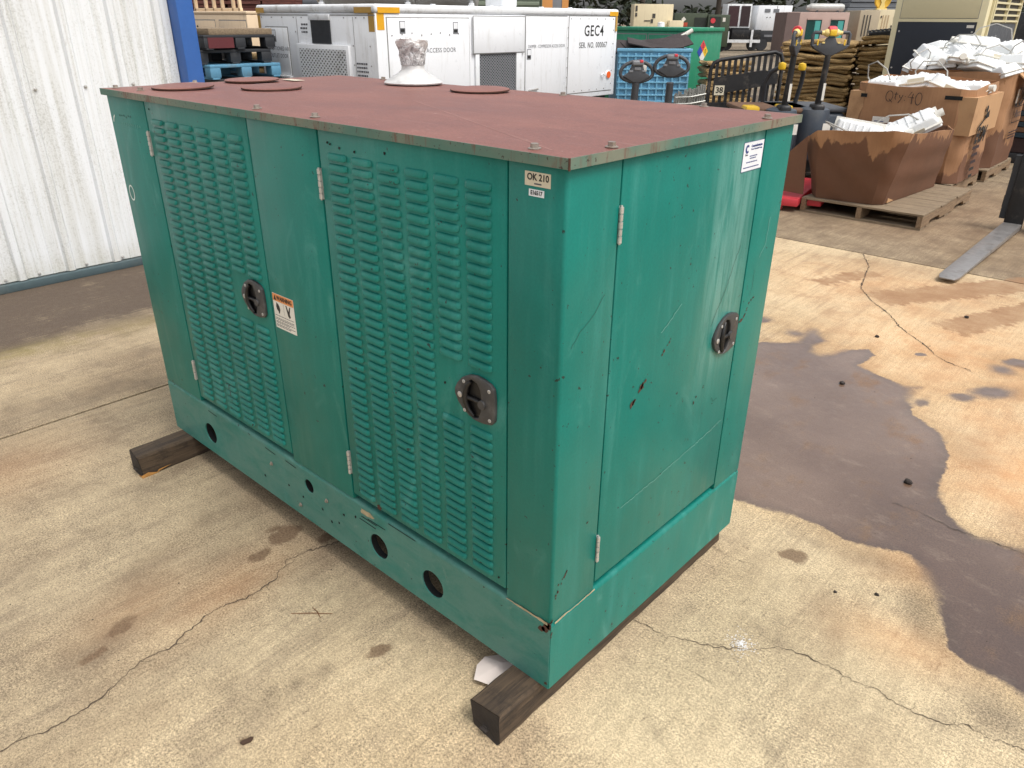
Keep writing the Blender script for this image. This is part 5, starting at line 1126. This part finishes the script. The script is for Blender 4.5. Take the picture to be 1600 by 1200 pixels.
strokes([ov(-1.745, .895, .032, .048), [(-1.745, .87), (-1.71, .84)], [(-1.685, .935), (-1.69, .88), (-1.68, .865)], [(-1.70, .915), (-1.665, .918)], [(-1.655, .91), (-1.645, .885), (-1.632, .885)], [(-1.622, .912), (-1.635, .87), (-1.655, .838)], [(-1.60, .905), (-1.598, .897)], [(-1.60, .870), (-1.598, .862)],
         [(-1.545, .945), (-1.575, .895), (-1.52, .892)], [(-1.530, .93), (-1.535, .89), (-1.532, .835)], ov(-1.475, .885, .028, .055)], face(FRONT, -o2x, -.1325, -(7.28-o2y)+.036))
MB().box(-1.25, -1.10, .895, .93, 0, .003).build('hand_slot', M_DARK, g2, M=face(FRONT, -o2x, -.1325, .031)); MB().box(-2.02, -1.96, .87, .905, 0, .003).build('hand_slot', M_DARK, g2, M=face(FRONT, -o2x, -.1325, .022))
mb = MB().box(-1.86, -1.70, .44, .70, 0, .003); pn = mb.build('paper_note', M_WLAB, g2, M=face(FRONT, -o2x, -.1325, .036))
mb = MB()
for k in range(5): mb.box(-1.84, -1.74+random.uniform(-.04, .02), .655-k*.035, .662-k*.035, .003, .004)
mb.build('note_writing', M_INKB, pn, M=face(FRONT, -o2x, -.1325, .037))
mb = MB()
for k in range(2): mb.box(-1.66, -1.50, .50-k*.045, .525-k*.045, 0, .001)
mb.build('stamped_print', paint('faint_print', C(128, 92, 66), .8), g2, M=face(FRONT, -o2x, -.1325, .038))
S2 = face(SIDE, -o2y, -.1325, -1.0-o2x+.034)
MB().prism([(7.46, .62), (7.60, .66), (7.74, .72), (7.75, .74), (7.58, .68)], 0, .001).build('printed_swoosh', M_INK, g2, M=S2); MB().prism(circ(7.70, .80, .035, 14), 0, .001).build('printed_dot', M_INK, g2, M=S2); MB().prism([(7.68, .74), (7.80, .79), (7.84, .72), (7.74, .71)], 0, .001).build('printed_swoosh', M_INK, g2, M=S2)
text('ECM', .20, M_INK, g2, S2, 7.68, .56, 0, shear=.35, sx=.9, bold=.008)
for k in range(5): MB().prism([(7.50+.03*k, .47-.07*k), (7.74, .47-.07*k), (7.76, .44-.07*k), (7.50+.03*k, .44-.07*k)], 0, .001).build('printed_block', M_INK if k > 2 else M_MAR, g2, M=S2)
o3x, o3y = b3[0]
S3 = face(SIDE, -o3y, -.1325, -.98-o3x+.034)
text('ECM', .27, M_INK, g3, S3, 9.03, .83, 0, shear=.25, sx=.95, bold=.001); text('Plastics', .11, M_INKG, g3, S3, 9.08, .66, 0, shear=.2)
mb = MB()
for a, b, c, d in ((8.84, 9.32, .575, .583), (8.84, 9.32, .735, .743), (8.84, 8.85, .583, .735), (9.31, 9.32, .583, .735)): mb.box(a, b, c, d, 0, .001)
mb.build('printed_frame', M_INK, g3, M=S3); MB().box(8.78, 8.85, .78, .92, 0, .001).build('paper_note', M_WLAB, g3, M=S3)
mb = MB()
for k in range(3): mb.box(8.86, 9.30-.05*k, .47-k*.03, .482-k*.03, 0, .001)
mb.build('printed_lines', M_MAR, g3, M=S3)
# white plastic fixtures
def fixture_proto():
    t = thing('white_fixture', 'x', 'fixture')
    vs = [(-.17, -.11, 0), (.17, -.11, 0), (.17, .11, 0), (-.17, .11, 0), (-.13, -.085, .12), (.14, -.07, .10), (.14, .07, .10), (-.13, .085, .12)]
    MB().add(vs, [(3, 2, 1, 0), (4, 5, 6, 7), (0, 1, 5, 4), (1, 2, 6, 5), (2, 3, 7, 6), (3, 0, 4, 7)]).build('housing', M_FIX, t, bev=.014, seg=3)
    for k in range(5): B(-.10+k*.045, -.086+k*.045, -.070, .070, .106-.003*k, .1235-.0034*k).build('ridge', M_FIX, t, bev=.004, seg=1)
    B(-.172, .172, -.114, .114, .035, .045).build('parting_line', M_CAP, t, bev=.004)
    MB().cyl((.150, 0, .05), (.200, 0, .05), .030, None, 14).build('end_cap', M_CAP, t, smooth=40)
    MB().tube([(-.16, .03, .05), (-.22, .05, .12), (-.19, .03, .22), (-.08, .0, .25), (.02, -.02, .19), (.06, -.03, .10)], .0055, 6).build('cable', M_CABL, t, smooth=50)
    B(-.05, .07, -.113, -.1105, .03, .07).build('rating_label', M_BLAB, t)
    return t
fp0 = fixture_proto(); fp = fp0; first = [True]; NF = [2]
def fixture(x, yy, z, e, label, group):
    t = fp if first[0] else copy_tree(fp); first[0] = False
    NF[0] += 1
    for ch in list(t.children):
        if ch.name.startswith('cable') and NF[0] % 3: bpy.data.objects.remove(ch)
    t.scale = (1.25, 1.3, 1.25) if NF[0] % 2 == 0 else (1.4, 1.15, 1.05)
    t.location = (x, yy, z); t.rotation_euler = e; tag(t, label, None, group)
random.seed(14)
la = 'white plastic fixture heaped in the rearmost cardboard box'
for i in range(15): fixture(-1.93+.20*(i % 5)+random.uniform(-.04, .04), 8.72+.28*(i//5)+random.uniform(-.05, .05), 1.02+.08*(i//5)+random.uniform(0, .07)+.05*math.sin(i % 5), (random.uniform(-.38, .38), random.uniform(-.38, .38), random.uniform(0, 6.28)), la, 'fixtures in the rearmost box')
la = 'white plastic fixture showing just above the rim of the Qty: 40 box'
for i in range(6): fixture(-1.90+.135*i, 7.66+.12*(i % 2), .88+random.uniform(0, .05), (random.uniform(-.5, .3), random.uniform(-.4, .4), random.uniform(-.7, .7)), la, 'fixtures in the Qty: 40 box')
la = 'white plastic fixture lying in the sagging front box'
for x, yy, z, e in ((-1.66, 6.30, .60, (1.25, .1, .15)), (-1.60, 6.62, .52, (.2, .2, 1.2)), (-1.46, 6.40, .56, (.2, -.2, .1)), (-1.30, 6.62, .66, (.5, -.55, .35)), (-1.42, 6.80, .52, (.1, .2, .4)), (-1.40, 6.15, .50, (.1, .1, 1.3))): fixture(x, yy, z, e, la, 'fixtures in the front box')
B(-.58, .58, -.50, .50, 0, .34).build('load_fill', M_CARDI, g2, (-1.56-o2x, 7.79-o2y, .45)); B(-.5, .5, -.48, .48, 0, .38).build('load_fill', M_CARDI, g3, (-1.54-o3x, 9.02-o3y, .50)); B(-.32, .30, -.5, .52, 0, .36).build('load_fill', M_CARDI, g1, (-1.48-b1[0][0], 6.45-b1[0][1], .01))
# red pallet-jack roller feet by the front box
rj = thing('red_jack_foot', 'red pallet jack fork tip peeking out beside the sagging box', 'pallet jack', (-1.98, 5.75, 0), R(12))
B(-.10, .12, -.12, 1.0, .05, .12).build('fork', M_RED, rj, bev=.01); MB().cyl((-.08, -.06, .04), (-.02, -.06, .04), .04, None, 14).build('roller', M_RED, rj, smooth=40); B(.16, .30, .0, 1.0, .05, .12).build('fork', M_RED, rj, bev=.01)
# ------------------------------------------------------------------ forks at the right edge
fk = thing('fork_carriage', 'black fork carriage with a long worn steel fork at the right edge', 'forklift attachment', (-.27, 6.22, 0))
for dx in (0, .62):
    vs = [(-.045, -1.82, .034), (.045, -1.82, .034), (.062, -1.76, .040), (.066, 0, .075), (-.066, 0, .075), (-.062, -1.76, .040), (-.045, -1.82, .026), (.045, -1.82, .026), (.062, -1.76, .024), (.066, 0, .028), (-.066, 0, .028), (-.062, -1.76, .024)]
    fb = MB().add([(x+dx, yy, z) for x, yy, z in vs], [(0, 1, 2, 5), (2, 3, 4, 5), (6, 11, 8, 7), (8, 11, 10, 9), (0, 6, 7, 1), (1, 7, 8, 2), (2, 8, 9, 3), (3, 9, 10, 4), (4, 10, 11, 5), (5, 11, 6, 0)])
    fb.build('fork_blade', M_FORK, fk, bev=.003); B(dx-.066, dx+.066, .0, .05, .029, .62).build('fork_shank', M_BLKM, fk, bev=.006); B(dx-.11, dx-.068, .015, .05, .10, .60).build('wear_strip', M_BLK, fk)
B(-.12, 1.0, .052, .10, .18, .28).build('carriage_bar', M_BLKM, fk, bev=.005); B(-.12, 1.0, .052, .10, .48, .57).build('carriage_bar', M_BLKM, fk, bev=.005)
for x in (.12, .46): B(x, x+.09, .102, .22, .0, .68).build('mast_rail', M_BLKM, fk, bev=.005)
# ------------------------------------------------------------------ right background
ds = thing('slat_crate', 'dark blue slatted crate on a black pallet behind the boxes', 'crate', (-.25, 10.45, 0))
B(-.98, .98, -.33, .58, .12, .73).build('body', M_MAR, ds)
for k, mt in enumerate((M_CRAT, M_BAND, M_CRAT, M_BAND, M_CRAT, M_BAND, M_CRAT)): B(-1.0, 1.0, -.36, -.331, .30+k*.062, .355+k*.062).build('slat', mt, ds, bev=.004, seg=1)
B(-1.0, 1.0, -.35, -.331, .13, .29).build('kick_board', M_MAR, ds)
for x in (-.95, -.2, .6): B(x, x+.30, -.36, .5, 0, .119).build('pallet_foot', M_BLK, ds, bev=.01)
cr = thing('blue_crate', 'bright blue plastic crate in the gap beside the cream cabinet', 'crate', (-2.85, 17.2, .70), R(YW)); 
B(-.26, .26, -.2, .2, 0, .04).build('floor', M_BINR, cr)
for k in range(5): B(-.26, .26, -.21, -.19, .04+k*.10, .09+k*.10).build('slat', M_BINR, cr); B(.24, .26, -.19, .2, .04+k*.10, .09+k*.10).build('slat', M_BINR, cr); B(-.26, -.24, -.19, .2, .04+k*.10, .09+k*.10).build('slat', M_BINR, cr)
for x in (-.25, -.02, .23): B(x, x+.04, -.225, -.211, .0, .55).build('upright', M_BINR, cr)
B(-.4, .5, -.3, .4, -.70, -.001).build('crate_stand', M_BLK, cr)
rk = thing('equipment_ramp', 'dark steel ramp machine with black arms and yellow beam at the upper right', 'machine', (-1.6, 18.6, 0), R(YW))
B(-.9, 2.2, .2, 1.4, .3, 1.75).build('housing', M_BLKM, rk, bev=.03); B(-1.1, 2.4, .0, .18, 1.66, 1.80).build('yellow_beam', paint('yellow_beam', C(206, 158, 84), .5), rk, bev=.01)
for k in range(3): MB().tube([(-1.2, -.1, .75+.10*k), (.3, -.15, 1.25+.16*k), (1.2, -.15, 1.7+.16*k)], .035, 8).build('arm', M_BLK, rk, smooth=40)
MB().cyl((-.10, -.25, 1.05), (-.20, -.25, 1.75), .075, None, 14).build('blue_strut', M_ROD, rk, smooth=40)
for k in range(3): MB().tube([(-1.0, -.3, .55+.16*k), (.5, -.3, .85+.14*k)], .022, 6).build('rail', M_STEEL, rk)
for x in (-.8, 1.9): B(x, x+.25, .3, 1.3, 0, .32).build('foot', M_BLK, rk)
# ------------------------------------------------------------------ far row
def far(name, label, cat, px, py, rz=YW): return thing(name, label, cat, (px, py, 0), R(rz))
f = far('tan_cabinet', 'tan metal cabinet with dark vents, leftmost of the far row', 'cabinet', -22.3, 34.8)
B(-.98, .98, 0, 1.2, .2, 2.28).build('body', M_TAN, f, bev=.02); B(-.9, .9, .1, 1.1, 0, .2).build('skid', M_BLK, f)
for a, b, c, d in ((-.05, .10, 1.65, 1.85), (-.45, -.15, 1.50, 1.55), (-.12, 0, 1.42, 1.60), (-.92, -.82, 1.95, 2.2), (-.92, -.82, 1.72, 1.88)): MB().box(a, b, c, d, .001, .02).build('vent', M_GRID, f, M=FRONT)
MB().lathe([(.30, 0), (.30, .05), (.18, .10), (.18, .3), (.0001, .34)], 16).build('white_fan', M_GSE, f, (.35, -.4, 1.15)); B(.1, .6, -.7, -.1, 0, 1.15).build('fan_stand', M_GSED, f); B(.75, 1.45, -.5, 0, .3, 1.55).build('side_box', M_TAN, f, bev=.02)
f = far('olive_shelter', 'olive drab military generator shelter with white and orange placards', 'shelter', -22.5, 39.9)
B(-1.45, .35, 0, 1.6, .35, 1.92).build('left_module', M_OLIV, f, bev=.02); B(.36, 1.55, -.2, 1.5, .25, 1.85).build('right_module', M_OLIV, f, bev=.02)
MB().box(-.35, .32, .6, 1.7, .001, .02).build('open_door', M_OLID, f, M=FRONT); MB().box(.45, 1.05, .6, 1.75, .201, .22).build('door', M_OLID, f, M=FRONT)
MB().prism([(-.95, 1.48), (-.82, 1.61), (-.95, 1.74), (-1.08, 1.61)], .001, .02).build('placard', M_WLAB, f, M=FRONT); MB().box(-1.15, -.72, 1.25, 1.45, .001, .02).build('placard', M_ORNG, f, M=FRONT); MB().prism(circ(.62, 1.55, .14, 8), .221, .23).build('placard', M_RED, f, M=FRONT); MB().box(1.15, 1.3, 1.5, 1.7, .201, .22).build('placard', M_WLAB, f, M=FRONT); MB().box(.5, .68, 1.1, 1.28, .221, .24).build('placard', M_WLAB, f, M=FRONT)
for x in (-1.2, 0, .7, 1.3): MB().cyl((x, .1, .28), (x, .35, .28), .28, None, 16).build('wheel', M_BLK, f, smooth=40)
f = far('screened_trailer', 'white framed trailer with two dark screened openings', 'trailer', -21.9, 43.1)
B(-.70, .70, 0, 1.2, 1.18, 2.42).build('body', M_GSED, f, bev=.015)
for a, b in ((-.62, -.02), (.10, .62)): MB().box(a, b, 1.27, 2.32, .001, .03).build('screen', paint('maroon_screen', C(62, 36, 40), .6, var=.4, scale=6) if a < 0 else M_MAR, f, M=FRONT)
B(-.35, 1.3, -.3, .9, .62, 1.10).build('engine_box', M_BLKM, f, bev=.02); B(-.75, 1.3, -.35, -.25, .42, .58).build('frame_rail', M_GSED, f); B(-.65, -.52, -.33, -.2, .4, 1.0).build('jack_post', M_GSED, f); B(.72, .84, -.40, -.36, .2, 1.1).build('jack_post', M_GSED, f)
B(-.7, .7, .1, 1.1, .58, 1.18).build('lower_body', M_BLKM, f)
for x in (-.5, 1.0): MB().cyl((x, 0, .30), (x, .3, .30), .30, None, 16).build('wheel', M_BLK, f, smooth=40)
f = far('white_trailer_generator', 'white box generator on a black trailer in the far row', 'generator', -20.5, 44.6)
MB().prism([(-.98, 1.05), (.10, 1.05), (.22, 1.18), (1.0, 1.30), (1.02, 2.36), (-.92, 2.36)], 0, 1.4, 'y').build('housing', M_GSE, f, bev=.02)
for a in (-.55, -.05): MB().box(a, a+.32, 2.0, 2.18, .001, .02).build('vent', M_GRAYL, f, M=FRONT)
for a in (-.38, -.2): MB().cyl((a, -.02, 1.75), (a, 0, 1.75), .03, None, 8).build('lock', M_INK, f)
MB().box(.14, .17, 1.2, 2.34, .001, .01).build('seam', M_SEAM, f, M=FRONT)
B(-1.0, 2.0, .0, 1.3, .45, 1.04).build('trailer_bed', M_BLK, f, bev=.02); MB().box(-.4, .1, .72, .84, .001, .01).build('placard', M_GRAYL, f, M=FRONT)
for x in (-.5, .6): MB().cyl((x, -.1, .32), (x, .2, .32), .32, None, 16).build('wheel', M_BLK, f, smooth=40)
f = far('mauve_generator', 'faded mauve enclosure with two teal openings in the far row', 'generator', -15.3, 38.5)
B(-1.45, 1.40, 0, 1.8, .2, 1.95).build('body', M_MAUV, f, bev=.02); B(-1.6, -.98, -.02, 1.82, .2, 1.93).build('shaded_end', paint('shaded_mauve', C(110, 92, 88), .7), f); B(-1.3, 1.3, .1, 1.7, 0, .2).build('skid', M_BLK, f)  # end block in darkened mauve: its shade is put into the colour
for a, b in ((-.60, .12), (.55, 1.22)):
    w_ = MB().box(a, b, .70, 1.62, .001, .015).build('opening', M_TEALD, f, M=FRONT); MB().box(b-.32, b-.06, .75, 1.58, .015, .03).build('teal_panel', M_TEAL, w_, M=FRONT); MB().box(a, b, 1.62, 1.68, .001, .05).build('opening_hood', M_MAUV, w_, M=FRONT)
tk = thing('grey_cylinder', 'silver cylinder lying along the mauve enclosure roof', 'tank', (-15.5, 39.5, 1.952), R(YW)); MB().lathe([(.0001, -.95), (.10, -.94), (.12, -.85), (.16, -.80), (.19, -.7), (.19, .75), (.15, .86), (.0001, .88)], 20).build('shell', M_TANK, tk, (0, 0, .20), (0, math.pi/2, 0), smooth=40)
for x in (-.5, .5): B(x, x+.1, -.15, .15, 0, .12).build('saddle', M_GRAY, tk)
f = far('tan_louvred_unit', 'pale tan louvred unit with paired doors at the right of the far row', 'cabinet', -13.4, 41.6)
B(-1.3, -.32, -.3, 1.6, .1, 2.05).build('left_module', paint('dull_tan', C(170, 156, 132), .55), f, bev=.02); B(-.30, 1.7, 0, 1.7, .1, 2.10).build('right_module', M_TAN, f, bev=.02)
for u in (-1.1, -.95, -.8):  MB().box(u, u+.05, .9, 1.85, .301, .32).build('louvre', M_GRID, f, M=FRONT)
for u in (-.05, .08, .21, .72, .85, .98): MB().box(u, u+.05, 1.0, 1.85, .001, .015).build('louvre', paint('louvre_shade_tan', C(190, 166, 132), .6), f, M=FRONT)
for u in (-.15, .5, .42, 1.15): MB().box(u, u+.06, 1.3 if u in (.42, 1.15) else 1.72, (1.3 if u in (.42, 1.15) else 1.72)+.10, .001, .02).build('door_latch', M_GRID, f, M=FRONT)
cn = thing('gold_emblem', 'round gold emblem standing on top of the tan louvred unit', 'emblem', (-13.6, 41.9, 2.102), R(YW))
MB().lathe([(.0001, -.05), (.36, -.05), (.40, -.03), (.40, .03), (.36, .05), (.33, .03), (.0001, .03)], 28).build('disc', M_COIN, cn, (-.1, 0, .42), (math.pi/2, 0, 0), smooth=40); MB().prism([(-.25, -.40), (.05, -.40), (-.02, -.1), (.08, .1), (0, .22), (-.16, .22), (-.26, .05), (-.16, -.12)], .05, .07).build('relief', M_CREAM, cn, (0, 0, .42), M=FRONT); B(-.35, .15, -.1, .1, 0, .06).build('stand', M_CREAM, cn)
gs = thing('grey_sheet_stack', 'stack of grey sheeting behind the tan louvred unit', 'sheeting', (-15.2, 47.5, 0), R(YW))
random.seed(2)
for k in range(13): B(-2.2+random.uniform(-.1, .1), 2.6+random.uniform(-.1, .1), random.uniform(-.1, 0), 1.5, .1+k*.27, .35+k*.27).build('sheet_bundle', M_SLAB, gs, bev=.02, seg=1)
# ------------------------------------------------------------------ woods along the far edge
random.seed(40)
FX = Vector((-math.sin(YAW), math.cos(YAW), 0)); RX = Vector((math.cos(YAW), math.sin(YAW), 0)); C0 = Vector((CAM.x, CAM.y, 0))
def leaves(n, c, r, s, mb, lo=.3):
    for i in range(n):
        while True:
            p = Vector((random.uniform(-1, 1), random.uniform(-1, 1), random.uniform(-1, 1)))
            if p.length < 1: break
        p = Vector((c[0]+p.x*r[0], c[1]+p.y*r[1], max(lo, c[2]+p.z*r[2])))
        a = Vector((random.uniform(-1, 1), random.uniform(-1, 1), random.uniform(-.6, .6))).normalized()*s*random.uniform(.5, 1.3); b = a.cross(Vector((random.uniform(-1, 1), random.uniform(-1, 1), 1))).normalized()*s*random.uniform(.4, .8)
        mb.add([p-a, p+b, p+a, p-b], [(0, 1, 2, 3)])
labs = ['dark leafy tree at the far edge of the yard, seen low between trunks']
for i in range(13):
    d = random.uniform(66, 78); lat = -34+i*6.3+random.uniform(-1.5, 1.5); P = C0+FX*d+RX*lat; h = random.uniform(9, 13)
    t = thing('tree', labs[0], 'tree', P, 0, 'trees at the far edge')
    tr = MB().tube([(0, 0, 0), (random.uniform(-.2, .2), 0, h*.3), (random.uniform(-.4, .4), random.uniform(-.3, .3), h*.6), (random.uniform(-.5, .5), 0, h*.9)], [.26, .20, .14, .05], 9)
    for k in range(6):
        z = h*(.2+.1*k); a = random.uniform(0, 6.28); tr.tube([(0, 0, z), (math.cos(a)*.9, math.sin(a)*.9, z+.5), (math.cos(a)*2.1, math.sin(a)*2.1, z+.9)], [.09, .06, .02], 6)
    tr.build('trunk', M_BARK, t, smooth=50)
    mb = MB()
    for k in range(15):
        a = random.uniform(0, 6.28); q = random.uniform(.4, 2.6); leaves(75, (math.cos(a)*q, math.sin(a)*q, random.uniform(h*.14, h)), (1.2, 1.2, .8), .30, mb)
    mb.build('crown', M_FOL, t)
mb = MB()
for i in range(150):
    d = random.uniform(74, 84); lat = random.uniform(-46, 52); P = C0+FX*d+RX*lat; leaves(60, (P.x, P.y, random.uniform(.6, 6)), (1.8, 1.8, 1.2), .42, mb, 0)
tag(mb.build('undergrowth', M_FOL), 'dense dark undergrowth between the far trees', 'undergrowth', kind='stuff')
